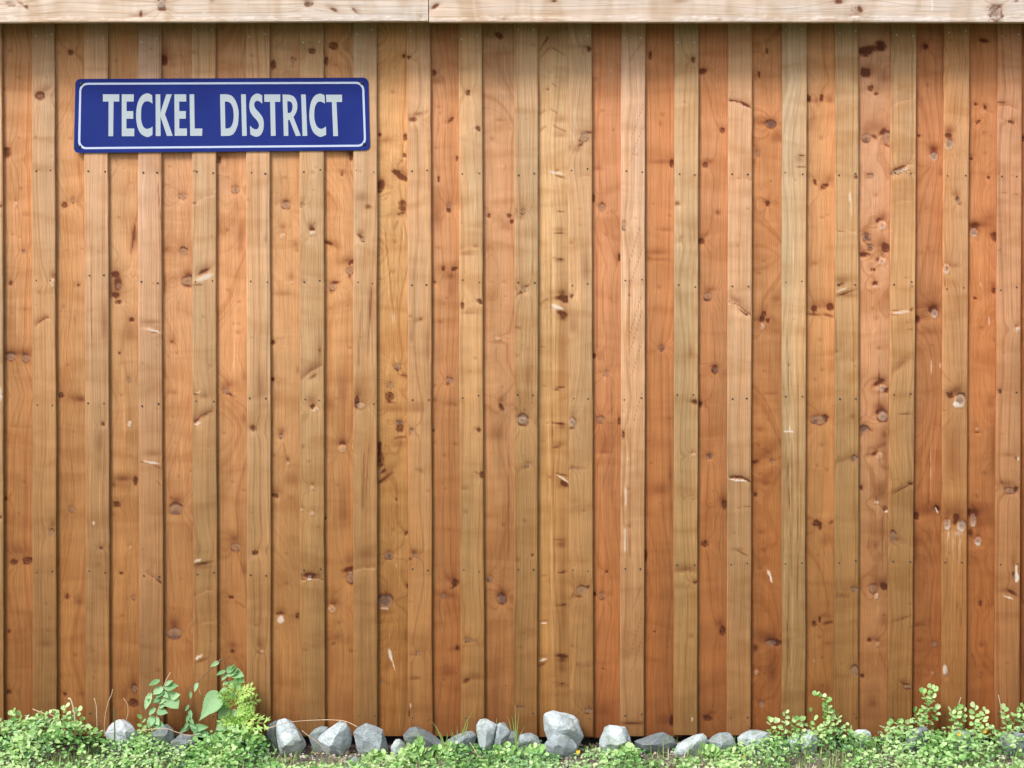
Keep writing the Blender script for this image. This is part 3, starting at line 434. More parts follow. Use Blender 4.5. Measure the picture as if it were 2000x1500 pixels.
D 1922 80 10 4 10;h 1920 78 14 7;k 1906 203 4 3;k 1924 210 4 5;k 1910 238 5 3 -30;s 1922 260 4;s 1898 305 3;k 1897 310 4 3;s 1924 300 4;k 1931 347 4 3 30;k 1943 462 8 9;w 1902 454 9 9;g 1902 453 6 7;h 1935 425 14 10;h 1920 440 22 9;h 1904 440 9 5;k 1904 583 4 2.5;k 1942 568 5 5;h 1940 560 5 8;s 1916 640 4;W 1931 625 2 11;s 1942 665 4;w 1908 838 4 4;k 1908 845 5 2;h 1935 790 9 14;w 1901 1016 7 13;g 1901 1015 3 7;D 1893 1000 4 8 ;w 1910 1056 8 9;g 1909 1055 5 5;D 1895 1040 6 9;h 1905 1000 16 12;h 1920 1020 18 20;p 1905 1040 6 6;p 1912 1068 6 5;s 1923 926 4;s 1908 970 4;k 1915 1178 4 6;s 1918 1260 5;L 1898 1275 1906 1300 2;s 1916 1316 4;l 1915 500 1913 545 2.5;l 1916 550 1914 560 4;l 1910 540 1920 570 2;h 1940 900 4 60
e 1948 207 1990 214 .7;p 1965 225 18 12 5;D 1955 200 10 2;k 1972 238 4 3;k 1978 240 3 4;p 1960 240 12 4;w 1989 643 6 6;h 1986 638 4 4;s 1953 764 5;D 1953 764 3 5 -30;D 1985 895 3 4;W 1989 896 3 5;h 1970 890 14 4;k 1984 956 4 7 30;g 1972 958 9 6 10;D 1972 964 10 2 -5;h 1965 945 14 5;p 1990 975 3 8;W 1985 1112 3 12;D 1980 1122 3 6 -20;W 1986 1128 6 10;g 1982 1126 4 7;p 1990 1020 3 8;h 1980 1100 6 14;W 1970 1167 14 3 20;D 1978 1158 12 4 30;h 1968 1155 16 5;s 1967 1296 3;s 1953 490 3;s 1950 340 3;L 1948 375 1992 380 1.2;p 1985 640 6 8;g 1994 1395 5 5;s 1960 690 3
k 2 402 3;W 2 770 3 20;p 2 1030 4 30;k 1 1010 3 4;k 3 770 2 3;k 1999 270 5 6;h 1997 660 3 20;k 2004 1180 4 3
"""
FASCIA_TXT = """
D 45 10 18 2 40;D 52 12 4 4;p 30 8 12 5;g 20 8 10 4 10;D 275 26 3 6;h 280 32 12 7;h 262 32 10 3;g 316 8 8 11;w 315 6 6 8;D 316 18 9 3;h 318 20 12 4;g 603 4 8 8;D 600 8 5 4;h 606 10 9 5;D 652 19 8 3 25;h 650 18 14 7 25;D 692 20 8 2 45;h 696 22 12 6 40;s 820 33 4;D 850 12 9 4 -35;h 850 14 12 6 -30;s 984 38 4;s 415 2 4
D 1083 2 6 2;h 1080 3 9 4;h 1330 4 14 4;s 1405 38 4;D 1638 3 8 5;h 1640 5 12 7;D 1680 18 4 8 -30;h 1678 22 12 9 -30;w 1670 36 10 5;D 1668 40 1 5;W 1820 8 1.6 14;g 1945 26 13 15;D 1936 30 1.5 12 20;D 1958 30 1.5 11 -15;D 1948 16 12 1.5 -40;L 1922 18 1940 22 1.2;L 1926 12 1942 18 1.2;L 1955 14 1968 6 1.2;L 1950 12 1960 4 1.2;D 1985 2 5 3;w 1948 36 9 6;L 1655 14 1668 22 1;L 1660 10 1676 18 1
"""
_rng = random.Random(3)
for _x0, _x1, _n in ((0, 837, 70), (837, 2000, 130)):
    for _ in range(_n):
        _x = _rng.uniform(_x0, _x1)
        if 330 < _x < 450 and _rng.random() < 0.6:
            continue
        FASCIA_TXT += "W %.0f %.1f %.1f %.1f;" % (_x, 41 - abs(_rng.gauss(0, 4.5)) - 1, _rng.uniform(3, 11), _rng.uniform(0.7, 1.7))

def parse_marks(txt):
    res = []
    for tok in txt.replace("\n", ";").split(";"):
        t = tok.split()
        if len(t) < 4:
            continue
        res.append((t[0], [float(v) for v in t[1:]]))
    return res

def apply_marks(X, Yp, marks, D, P, G, H, GR, along_y=True):
    """X,Yp : (rows, cols) photo-pixel coordinates on the board; fields are changed in place"""
    for typ, a in marks:
        if typ in 'eLl':
            x0, y0, x1, y1 = a[:4]
            cx, cy = (x0 + x1) / 2, (y0 + y1) / 2
            R = max(abs(x1 - x0), abs(y1 - y0)) / 2 + 40
        else:
            cx, cy = a[0], a[1]
            rx = a[2]
            ry = a[3] if len(a) > 3 else rx
            ang = math.radians(a[4]) if len(a) > 4 else 0.0
            R = max(rx, ry) * 5 + 8
        msk = (np.abs(Yp - cy) < R) & (np.abs(X - cx) < R)
        if not msk.any():
            continue
        r0, r1 = np.where(msk.any(1))[0][[0, -1]]
        c0, c1 = np.where(msk.any(0))[0][[0, -1]]
        sl = (slice(r0, r1 + 1), slice(c0, c1 + 1))
        x, y = X[sl], Yp[sl]
        d, p, g, h, gr = D[sl], P[sl], G[sl], H[sl], GR[sl]
        if typ in 'Ll':
            wd = a[4]
            dx, dy = x1 - x0, y1 - y0
            LL = dx * dx + dy * dy
            t = np.clip(((x - x0) * dx + (y - y0) * dy) / LL, 0, 1)
            wob = 0.25 * vnoise(t * math.sqrt(LL), int(abs(x0) * 13 + y0) % 9999, 12.0) * min(3.0, wd)
            q = np.hypot(x - x0 - t * dx - wob * (abs(dy) > abs(dx)), y - y0 - t * dy - wob * (abs(dx) >= abs(dy)))
            fall = np.exp(-(q / (0.62 * wd)) ** 2) * sstep(-0.01, 0.12, t) * sstep(1.01, 0.88, t)
            if typ == 'L':
                d += 0.62 * fall
                h -= 0.0006 * fall
            else:
                p += 0.42 * fall
            continue
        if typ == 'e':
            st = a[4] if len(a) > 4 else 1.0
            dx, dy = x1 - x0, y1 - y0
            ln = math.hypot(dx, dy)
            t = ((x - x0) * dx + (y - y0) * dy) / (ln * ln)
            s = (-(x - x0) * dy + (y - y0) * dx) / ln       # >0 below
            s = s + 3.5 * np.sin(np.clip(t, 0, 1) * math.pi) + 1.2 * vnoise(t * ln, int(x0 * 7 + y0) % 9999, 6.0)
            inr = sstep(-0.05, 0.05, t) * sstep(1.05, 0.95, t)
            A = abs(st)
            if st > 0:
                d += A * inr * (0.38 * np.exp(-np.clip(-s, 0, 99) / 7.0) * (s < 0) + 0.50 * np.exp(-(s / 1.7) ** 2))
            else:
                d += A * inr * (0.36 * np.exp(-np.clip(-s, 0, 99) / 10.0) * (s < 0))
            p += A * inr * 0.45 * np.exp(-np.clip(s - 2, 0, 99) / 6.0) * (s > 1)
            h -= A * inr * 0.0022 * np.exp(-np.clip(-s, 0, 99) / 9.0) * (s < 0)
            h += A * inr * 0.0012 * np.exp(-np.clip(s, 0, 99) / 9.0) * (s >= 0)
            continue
        ca, sa = math.cos(ang), math.sin(ang)
        u = ((x - cx) * ca + (y - cy) * sa)
        v = (-(x - cx) * sa + (y - cy) * ca)
        if typ in 'kgwWD':
            wob = 0.16 * vnoise(np.arctan2(v, u) * 2.0, int(cx * 31 + cy * 7) % 9999, 1.0)
        else:
            wob = 0.0
        q = np.sqrt((u / rx) ** 2 + (v / ry) ** 2) * (1 + wob)
        uu, vv = (x - cx), (y - cy)
        if typ in 'kgw':
            # grain swings round the knot
            gr += (uu if along_y else vv) * 1.25 * np.exp(-(q / 1.9) ** 2 / 2)
            hsh = (int(cx * 7919 + cy * 104729) % 1000) / 1000.0
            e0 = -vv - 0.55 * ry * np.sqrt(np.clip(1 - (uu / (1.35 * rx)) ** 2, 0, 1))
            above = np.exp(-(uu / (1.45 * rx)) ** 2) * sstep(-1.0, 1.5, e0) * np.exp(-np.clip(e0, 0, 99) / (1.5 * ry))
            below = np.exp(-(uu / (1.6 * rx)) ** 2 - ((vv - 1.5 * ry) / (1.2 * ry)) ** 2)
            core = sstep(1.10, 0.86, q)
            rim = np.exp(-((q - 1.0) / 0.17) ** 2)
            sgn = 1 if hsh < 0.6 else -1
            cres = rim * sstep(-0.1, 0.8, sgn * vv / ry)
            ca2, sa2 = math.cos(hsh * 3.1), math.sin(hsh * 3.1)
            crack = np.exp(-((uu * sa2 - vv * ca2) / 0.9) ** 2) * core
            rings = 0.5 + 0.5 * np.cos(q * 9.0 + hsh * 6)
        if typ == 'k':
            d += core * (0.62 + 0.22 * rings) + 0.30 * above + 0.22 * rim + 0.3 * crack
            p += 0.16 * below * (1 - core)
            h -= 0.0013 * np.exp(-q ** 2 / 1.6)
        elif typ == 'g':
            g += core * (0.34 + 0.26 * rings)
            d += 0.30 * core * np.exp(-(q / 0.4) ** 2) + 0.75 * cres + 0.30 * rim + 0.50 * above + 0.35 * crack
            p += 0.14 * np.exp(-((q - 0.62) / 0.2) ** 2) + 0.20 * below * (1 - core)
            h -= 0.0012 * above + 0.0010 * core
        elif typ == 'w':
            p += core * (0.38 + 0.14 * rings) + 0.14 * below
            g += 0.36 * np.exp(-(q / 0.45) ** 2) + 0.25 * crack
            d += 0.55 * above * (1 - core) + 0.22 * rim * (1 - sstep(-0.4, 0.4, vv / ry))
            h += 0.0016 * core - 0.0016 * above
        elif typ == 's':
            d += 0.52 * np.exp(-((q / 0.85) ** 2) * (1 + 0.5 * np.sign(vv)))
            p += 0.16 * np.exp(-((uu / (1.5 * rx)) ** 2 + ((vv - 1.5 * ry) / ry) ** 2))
            gr += (uu if along_y else vv) * 0.5 * np.exp(-q ** 2 / 4)
            h -= 0.0002 * np.exp(-q ** 2)
        elif typ == 'h':
            # brown bloom: builds up downward and stops short at its lower edge
            tall = np.where(v < 0, 1.25, 0.55)
            fall = np.exp(-(u / rx) ** 2 * 0.9 - (v / (ry * tall)) ** 2 * 0.9)
            d += 0.50 * fall
            h -= 0.0009 * fall
        elif typ == 'p':
            p += 0.26 * np.exp(-q ** 2 * 0.9)
            h += 0.0004 * np.exp(-q ** 2)
        elif typ == 'W':
            p += 0.82 * sstep(1.25, 0.55, q)
            h += 0.0005 * sstep(1.25, 0.55, q)
        elif typ == 'D':
            d += 0.80 * sstep(1.45, 0.35, q)
            h -= 0.0010 * np.exp(-q ** 2)

def board_mesh(name, across0, across1, along0, along1, Yf, thick, marks, seed, horizontal=False,
               step=(2.4, 2.8), cath=0.5, relief=1.0, vis=None):
    """across0/1 = (value at along0, value at along1) pixel edges.  A closed board with a dense front."""
    rs = np.random.RandomState(seed)
    L = along1 - along0
    rows = max(8, int(L / step[1]))
    wpx = abs(across1[0] - across0[0])
    cols = max(6, int(wpx / step[0]))
    al = np.linspace(along0, along1, rows)
    tt = np.linspace(0, 1, cols)
    e = 1.3 / wpx
    tt = np.concatenate(([0.0, e], tt[1:-1] * (1 - 2 * e) + e, [1 - e, 1.0]))
    f = (al - along0) / L
    wav = (0.7 * vnoise(al, seed + 5, 210.0) + 0.25 * vnoise(al, seed + 9, 40.0)) * relief
    a0 = across0[0] + (across0[1] - across0[0]) * f + wav
    a1 = across1[0] + (across1[1] - across1[0]) * f + wav
    A = a0[:, None] + (a1 - a0)[:, None] * tt[None, :]
    B = np.repeat(al[:, None], len(tt), 1)
    D = np.zeros_like(A); P = np.zeros_like(A); G = np.zeros_like(A); H = np.zeros_like(A); GR = np.zeros_like(A)
    mid = (a0 + a1)[:, None] / 2
    # ring distance from a wandering pith: straight lines when it is far away, tongues when it is near
    pc = mid + rs.uniform(-0.4, 0.4) * wpx + 12 * vnoise(al, seed + 1, 260.0)[:, None]
    pd = 16 + 70 * (1 - cath) * rs.rand() + 34 * np.abs(vnoise(al, seed + 2, 330.0) + 0.5 * vnoise(al, seed + 3, 140.0))[:, None]
    wob = 3.0 * vnoise(al, seed + 4, 90.0)[:, None]
    rad = np.sqrt((A - pc + wob) ** 2 + pd ** 2 * cath * 2.2)
    GR += rad * (0.4 + 0.6 * cath) + (A - mid) * (1 - cath)
    H += relief * 0.0007 * (1 - ((A - mid) / (wpx / 2)) ** 2) * rs.uniform(-0.6, 1.0)
    H += relief * 0.0006 * (vnoise(B + 0.35 * (A - mid) * rs.choice([-1, 1]), seed + 6, 46.0) * vnoise(B, seed + 7, 210.0))
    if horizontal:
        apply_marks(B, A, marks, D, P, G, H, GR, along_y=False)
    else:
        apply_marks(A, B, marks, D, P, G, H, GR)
    Yv = Yf - H
    Yv[:, 0] = Yf + 0.0016
    Yv[:, -1] = Yf + 0.0016
    px, py = (B, A) if horizontal else (A, B)
    k = S * (DIST + Yf) / DIST
    x = (px - CX) * k
    z = ZC - (py - CY) * k
    front = np.stack([x, Yv, z], -1)
    bl = front[:, :1].copy(); bl[..., 1] = Yf + thick
    br = front[:, -1:].copy(); br[..., 1] = Yf + thick
    V = np.concatenate([bl, front, br], 1)
    n = V.shape[1]
    idx = np.arange(rows * n).reshape(rows, n)
    nxt = np.roll(idx, -1, 1)
    F = np.stack([idx[:-1], idx[1:], nxt[1:], nxt[:-1]], -1).reshape(-1, 4)
    # end caps as strips
    caps = []
    for r, flip in ((0, False), (rows - 1, True)):
        row = idx[r]
        i, j = 0, n - 1
        lo, hi = list(range(0, n // 2)), list(range(n - 1, n - 1 - n // 2, -1))
        for q in range(len(lo) - 1):
            fc = [row[lo[q]], row[lo[q + 1]], row[hi[q + 1]], row[hi[q]]]
            caps.append(fc[::-1] if flip else fc)
        if n % 2:
            m_ = n // 2
            fc = [row[m_ - 1], row[m_], row[m_ + 1], row[m_ + 1]]
    F = np.concatenate([F, np.array(caps)], 0)
    if horizontal:
        F = F[:, ::-1]
    me = mesh_np(name, V.reshape(-1, 3), F, smooth=True)
    pad = lambda q: np.concatenate([q[:, :1], q, q[:, -1:]], 1)
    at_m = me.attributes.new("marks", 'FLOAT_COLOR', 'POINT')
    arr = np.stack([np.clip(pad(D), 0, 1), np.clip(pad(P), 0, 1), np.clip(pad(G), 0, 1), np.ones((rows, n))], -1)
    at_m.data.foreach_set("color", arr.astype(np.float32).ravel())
    at_g = me.attributes.new("grain", 'FLOAT', 'POINT')
    at_g.data.foreach_set("value", pad(GR).astype(np.float32).ravel())
    me.set_sharp_from_angle(angle=math.radians(40))
    return me

# ------------------------------------------------------------------ the wall of boards
wall = empty("plank_wall", (0, 0, 0), "tall wall of vertical boards, tan battens over orange boards, pale fascia on top", "wall")
# front boards: right edge at y=200 and y=1350, left edge offset; mid colours (sRGB as seen)
FR = [(4, 7), (106.5, 111), (210.5, 214.5), (315, 319), (421, 424.5), (527, 529), (632, 634), (736, 737.5), (841, 844.5), (941.5, 946),
      (1051, 1050), (1156, 1158.5), (1260.5, 1258.5), (1364.5, 1362.5), (1469, 1466.5), (1575.5, 1573), (1677, 1677), (1790, 1781.5), (1893, 1887), (1995.5, 1992)]
FL = [(-42, -40), (62, 64), (164, 168), (270, 271.5), (374.5, 377), (481, 482.5), (584.5, 586), (690, 690.5), (795, 797.5), (896, 899.5),
      (1004.5, 1004), (1110, 1112), (1213.5, 1211.5), (1317.5, 1316), (1422, 1419.5), (1527.5, 1527), (1631, 1629.5), (1740, 1733.5), (1843, 1838), (1948, 1943)]
FC = [(205, 175, 140), (197, 163, 124), (206, 171, 134), (200, 165, 132), (197, 164, 124), (205, 170, 129), (193, 163, 122), (197, 164, 124), (205, 167, 125), (206, 173, 130),
      (195, 163, 122), (197, 163, 121), (208, 175, 141), (195, 168, 128), (204, 169, 132), (198, 171, 132), (190, 160, 119), (192, 157, 114), (195, 152, 107), (195, 150, 112)]
BC = [(202, 148, 98), (200, 150, 100), (203, 155, 106), (202, 151, 104), (206, 154, 106), (203, 154, 103), (204, 154, 103), (208, 160, 103), (197, 143, 96), (194, 146, 101),
      (214, 174, 122), (201, 141, 94), (193, 133, 84), (196, 139, 92), (196, 138, 88), (203, 150, 98), (198, 148, 105), (185, 124, 77), (189, 128, 79), (181, 117, 68)]
CATH_B = [.4, .5, .5, .4, .55, .5, .55, .9, .4, .5, .2, .3, .3, .3, .5, .4, .6, .6, .8, .5]
rr = random.Random(11)
NEXT = 5
per = 104.6
for i in range(1, NEXT + 1):
    FR.append((1995.5 + per * i, 1992 + per * i)); FL.append((1948 + per * i, 1943 + per * i))
    FR.insert(0, (4 - per * i, 7 - per * i)); FL.insert(0, (-42 - per * i, -40 - per * i))
    FC.append(rr.choice(FC)); FC.insert(0, rr.choice(FC))
    BC.append(rr.choice(BC)); BC.insert(0, rr.choice(BC))
    CATH_B.append(0.5); CATH_B.insert(0, 0.5)
MK = parse_marks(MARKS_TXT)

def ex(pair, y):
    return pair[0] + (pair[1] - pair[0]) * (y - 200) / 1150.0

def mark_center(m):
    t, a = m
    return ((a[0] + a[2]) / 2, (a[1] + a[3]) / 2) if t in 'eLl' else (a[0], a[1])

front_marks = [[] for _ in FR]
back_marks = [[] for _ in FR]
for mkk in MK:
    x, y = mark_center(mkk)
    for i in range(len(FR)):
        l, r = ex(FL[i], y), ex(FR[i], y)
        if l - 0.5 <= x <= r + 0.5:
            front_marks[i].append(mkk); break
        if i + 1 < len(FR) and r < x < ex(FL[i + 1], y):
            back_marks[i].append(mkk); break
# faint extra pin knots so that no stretch of board is bare
for i in range(len(FR)):
    for lst, lo, hi in ((front_marks[i], FL[i][0], FR[i][0]), (back_marks[i], FR[i][0], FR[i][0] + 56)):
        visible = -60 < lo < 2000
        for _ in range(rr.randint(4, 8) if visible else rr.randint(16, 24)):
            r = rr.uniform(1.4, 2.6) if visible else rr.uniform(2, 7)
            lst.append((rr.choice('s') if visible else rr.choice('ksgsh'), [rr.uniform(lo + 4, hi - 4), rr.uniform(60, 1420), r]))

KALB, KBACK = 0.765, 0.76
TOP = -70
BACK_Y, FRONT_T = 0.0120, 0.0105
BOT = {}
for i in range(len(FR)):
    vis = -60 < FR[i][0] < 2060
    st = (2.4, 2.8) if vis else (5.0, 8.0)
    bot = 1437 + rr.uniform(-2.5, 2.5)
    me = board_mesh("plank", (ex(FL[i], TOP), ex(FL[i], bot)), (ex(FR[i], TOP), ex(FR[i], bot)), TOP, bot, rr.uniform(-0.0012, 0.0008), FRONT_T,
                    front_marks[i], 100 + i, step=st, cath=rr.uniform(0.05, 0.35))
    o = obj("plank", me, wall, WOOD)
    o.color = lin(FC[i][0] * 0.99, FC[i][1] * 0.958, FC[i][2] * 0.905, KALB)
    BOT[i] = o
    if i + 1 < len(FR):
        bot = 1438 + rr.uniform(-3, 3)
        kx = DIST / (DIST + BACK_Y)
        a0 = lambda y: ex(FR[i], y) - 16
        a1 = lambda y: ex(FL[i + 1], y) + 16
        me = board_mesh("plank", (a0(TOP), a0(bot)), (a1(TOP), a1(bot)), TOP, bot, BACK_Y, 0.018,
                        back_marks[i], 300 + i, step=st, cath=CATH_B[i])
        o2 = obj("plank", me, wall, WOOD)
        o2.color = lin(BC[i][0] * 0.99, BC[i][1] * 0.99, BC[i][2] * 0.98, KBACK)

# nails: two to a rail on every front board
def nail_mesh(name, mat):
    bm = bmesh.new()
    n = 8
    prof = ((0.0029, 0.002), (0.0029, -0.0004), (0.0019, -0.0011))
    rings = [[bm.verts.new((r * math.cos(2 * math.pi * j / n), y, r * math.sin(2 * math.pi * j / n))) for j in range(n)] for r, y in prof]
    for r0, r1 in zip(rings, rings[1:]):
        for j in range(n):
            bm.faces.new((r0[j], r0[(j + 1) % n], r1[(j + 1) % n], r1[j]))
    bm.faces.new(rings[-1])
    me = bm_mesh(name, bm)
    me.materials.append(mat)
    return me
NM_D, NM_Z = nail_mesh("nail_head", NAIL_DARK), nail_mesh("zinc_nail_head", NAIL_ZINC)
ROWS_L = (70, 337, 544, 789, 1125, 1399)
ROWS_R = (62, 338, 558, 768, 1098, 1400)
TOPROW = {1: (70, 67), 2: (79, 75), 3: (82, 75), 4: (58, 58), 5: (72, 66), 6: (83, 82), 7: (67, 58), 8: (60, 58), 9: (76, 69), 10: (57, 58), 11: (69, 70), 12: (74, 74),
          13: (83, 83), 14: (56, 56), 15: (58, 57), 16: (65, 60), 17: (68, 70), 18: (63, 60), 19: (71, 67)}
extra = bmesh.new()
for i in range(len(FR)):
    v = i - NEXT
    for r in range(6):
        t = min(1, max(0, (FR[i][0]) / 2000))
        yb = ROWS_L[r] * (1 - t) + ROWS_R[r] * t + rr.uniform(-6, 6)
        for s, q in ((0, 0.17 + rr.uniform(-.05, .05)), (1, 0.84 + rr.uniform(-.05, .05))):
            y = yb + rr.uniform(-3, 3)
            if r == 0 and v in TOPROW:
                y = TOPROW[v][s]
            if r == 5 and rr.random() < 0.3:
                continue
            x = ex(FL[i], y) + (ex(FR[i], y) - ex(FL[i], y)) * q
            p = at(x, y, 0)
            if 0 <= v <= 19:
                o = obj("nail", NM_Z if r == 0 else NM_D, BOT[i])
                o.location = p + Vector((0, -0.0006, 0))
                o.scale = (rr.uniform(.75, 1.0),) * 3
            else:
                ret = bmesh.ops.create_circle(extra, cap_ends=True, segments=6, radius=0.0026,
                                              matrix=Matrix.Translation(p + Vector((0, -0.0012, 0))) @ Matrix.Rotation(math.radians(90), 4, 'X'))
me = bm_mesh("nail_heads", extra)
o = obj("nail_head", me, wall, NAIL_DARK)
o["kind"] = "stuff"

# fascia boards under the roof edge
FM = parse_marks(FASCIA_TXT)
FY = -0.124
for x0, x1, ylow, cc, sd in ((-560, 836.2, (45.5, 41.5), (228, 215, 208), 51), (837.8, 2560, (43.0, 43.5), (226, 212, 205), 52)):
    fm = [m for m in FM if x0 <= mark_center(m)[0] <= x1]
    me = board_mesh("fascia_board", (-140, -140), ylow, x0, x1, FY, 0.024, fm, sd, horizontal=True, step=(2.4, 3.0), cath=0.35, relief=0.5)
    o = obj("fascia_board", me, wall, FASCIA)
    o.color = lin(*cc, 0.77)
zt = at(0, 14, FY).z
X0, X1 = at(-560, 0, 0).x, at(2560, 0, 0).x
o = obj("soffit_board", box_mesh("soffit_board", X0, X1, FY + 0.0245, -0.0015, zt, zt + 0.015), wall, DARKW)
# rails the boards are nailed to, and the shed behind them
for y in (70, 340, 550, 780, 1112, 1398):
    z = at(0, y, 0).z
    obj("rail", box_mesh("rail", X0 + .05, X1 - .05, BACK_Y + 0.0185, BACK_Y + 0.065, z - 0.03, z + 0.03), wall, DARKW)
ztop = at(0, TOP, 0).z
obj("side_panel", box_mesh("side_panel", X0 + .03, X0 + .05, BACK_Y + 0.02, 2.0, -0.03, ztop + .1), wall, DARKW)
obj("side_panel", box_mesh("side_panel", X1 - .05, X1 - .03, BACK_Y + 0.02, 2.0, -0.03, ztop + .1), wall, DARKW)
obj("rear_panel", box_mesh("rear_panel", X0 + .05, X1 - .05, 1.98, 2.0, -0.03, ztop + .1), wall, DARKW)
zr = at(0, -140, FY).z
bm = bmesh.new()
vs = [bm.verts.new(c) for c in ((X0 - .02, FY - .03, zr + .005), (X1 + .02, FY - .03, zr + .005), (X1 + .02, 2.12, zr + .55), (X0 - .02, 2.12, zr + .55))]
f = bm.faces.new(vs)
r = bmesh.ops.extrude_face_region(bm, geom=[f])
for v in [g for g in r['geom'] if isinstance(g, bmesh.types.BMVert)]:
    v.co.z += 0.03
bmesh.ops.recalc_face_normals(bm, faces=bm.faces)
obj("roof_panel", bm_mesh("roof_panel", bm), wall, ROOF)

# ------------------------------------------------------------------ ground
def ground_material():
    m = NT("soil_and_gravel")
    pos = m.n("ShaderNodeNewGeometry").outputs['Position']
    a = m.noise(m.scaled(pos, (90, 90, 90)), 1.0, 5.0, 0.65)
    b = m.noise(m.scaled(pos, (7, 7, 7)), 1.0, 4.0, 0.6)
    vo = m.n("ShaderNodeTexVoronoi")
    m.l(m.scaled(pos, (150, 150, 150)), vo.inputs['Vector'])
    c = m.mix(m.rng(a, 0.3, 0.7, 0, 1), (0.13, 0.10, 0.082, 1), (0.40, 0.32, 0.27, 1))
    c = m.mix(m.rng(vo.outputs['Distance'], 0.1, 0.5, 0.5, 0.0), c, m.mix(0.5, c, vo.outputs['Color']))
    sx = m.n("ShaderNodeSeparateXYZ")
    m.l(pos, sx.inputs[0])
    far = m.rng(m.math('ADD', sx.outputs[1], m.math('MULTIPLY', b, 0.4)), -0.25, -0.75, 0.0, 0.9)
    c = m.mix(far, c, m.mix(m.rng(a, .3, .7, 0, 1), (0.055, 0.09, 0.025, 1), (0.11, 0.15, 0.05, 1)))
    m.l(c, m.p.inputs['Base Color'])
    m.p.inputs['Roughness'].default_value = 0.95
    m.bump(m.math('ADD', a, m.math('MULTIPLY', vo.outputs['Distance'], 0.8)), 0.9, 0.006)
    return m.m
GRD = ground_material()
xs = np.concatenate([[-40, -12, -5], np.arange(-2.6, 2.61, 0.02), [5, 12, 40]])
ys = np.concatenate([[-40, -12, -5, -2.5, -1.2], np.arange(-0.9, 0.121, 0.02), [1, 3, 12, 40]])
gx, gy = np.meshgrid(xs, ys)
gz = 0.006 * vnoise(gx * 1.0 + 3 * gy, 71, 0.11) * vnoise(gy, 72, 0.07) + 0.004 * vnoise(gx - 2 * gy, 73, 0.045) - 0.006
gz += np.where((gy > -0.25) & (gy < 0.1), 0.0, 0.0)
V = np.stack([gx, gy, gz], -1).reshape(-1, 3)
nx = len(xs)
idx = np.arange(len(V)).reshape(len(ys), nx)
F = np.stack([idx[:-1, :-1], idx[:-1, 1:], idx[1:, 1:], idx[1:, :-1]], -1).reshape(-1, 4)
g = obj("ground", mesh_np("ground", V, F, True), None, GRD)
g["kind"] = "structure"

# ------------------------------------------------------------------ sign
BLUE = NT("blue_enamel")
_p = BLUE.n("ShaderNodeNewGeometry").outputs['Position']
_f = BLUE.noise(BLUE.scaled(_p, (900,) * 3), 1.0, 2.0, 0.6)
_f2 = BLUE.noise(BLUE.scaled(_p, (6, 6, 6)), 1.0, 3.0, 0.5)
_c = BLUE.mix(BLUE.rng(_f2, .35, .65, 0, 1), (0.0080, 0.0175, 0.150, 1), (0.011, 0.024, 0.172, 1))
_c = BLUE.mix(BLUE.rng(_f, .3, .7, 0, .5), _c, BLUE.mix(1.0, _c, (1.3, 1.3, 1.2, 1), 'MULTIPLY'))
BLUE.l(_c, BLUE.p.inputs['Base Color'])
BLUE.p.inputs['Roughness'].default_value = 0.7
BLUE.p.inputs['Specular IOR Level'].default_value = 0.15
BLUE.bump(_f, 0.15, 0.0005)
LETTER = plain_material("pale_lettering", (0.385, 0.44, 0.49), 0.6, 0, 0.3, 0.05, 300)
BORDER = plain_material("white_border", (0.46, 0.52, 0.70), 0.6, 0, 0.3, 0.05, 300)
BLACK = plain_material("black_screw", (0.012, 0.012, 0.014), 0.45, 0.2, 0.5, 0.2, 300)
sign = empty("street_sign", at(433, 225, -0.002), "long blue street sign reading TECKEL DISTRICT, screwed to the boards", "sign")
sign_off = sign.location.copy()

def poly_mesh(name, loops, Y0, Y1, mat):
    """flat plate between Y0 (front) and Y1 (back) from pixel loops (first outer, then holes)"""
    pts = [[at(x, y, Y0) for x, y in lp] for lp in loops]
    tris = tessellate_polygon(pts)
    flat = [p for lp in pts for p in lp]
    bm = bmesh.new()
    fv = [bm.verts.new(p - sign_off) for p in flat]
    bv = [bm.verts.new(Vector((p.x, Y1, p.z)) - sign_off) for p in flat]
    for t in tris:
        try:
            bm.faces.new([fv[i] for i in t])
            bm.faces.new([bv[i] for i in reversed(t)])
        except ValueError:
            pass
    o = 0
    for lp in loops:
        n = len(lp)
        for i in range(n):
            a, b = o + i, o + (i + 1) % n
            try:
                bm.faces.new((fv[a], fv[b], bv[b], bv[a]))
            except ValueError:
                pass
        o += n
    bmesh.ops.recalc_face_normals(bm, faces=bm.faces)
    me = bm_mesh(name, bm)
    me.materials.append(mat)
    return me

def rrect(tl, tr, br, bl, r, n=7):
    c = [Vector((*p, 0)) for p in (tl, tr, br, bl)]
    res = []
    for i in range(4):
        p, a, b = c[i], c[i - 1], c[(i + 1) % 4]
        u, v = (a - p).normalized(), (b - p).normalized()
        for j in range(n + 1):
            t = j / n * math.pi / 2
            q = p + u * r * (1 - math.sin(t)) + v * r * (1 - math.cos(t))
            res.append((q.x, q.y))
    return res
PL_F, PL_B = -0.0040, -0.0012
plate = obj("plate", poly_mesh("plate", [rrect((147.3, 154.0), (719.0, 151.5), (722.5, 293.3), (144.0, 298.7), 10)], PL_F, PL_B, BLUE.m), sign)
bord = [rrect((155.2, 161.7), (711.0, 159.7), (715.2, 286.4), (152.2, 291.5), 16, 9), rrect((158.8, 165.6), (707.1, 163.6), (711.2, 282.5), (156.6, 287.5), 12.5, 9)]
obj("border_line", poly_mesh("border_line", bord, PL_F - 0.0006, PL_F + 0.0008, BORDER), sign)

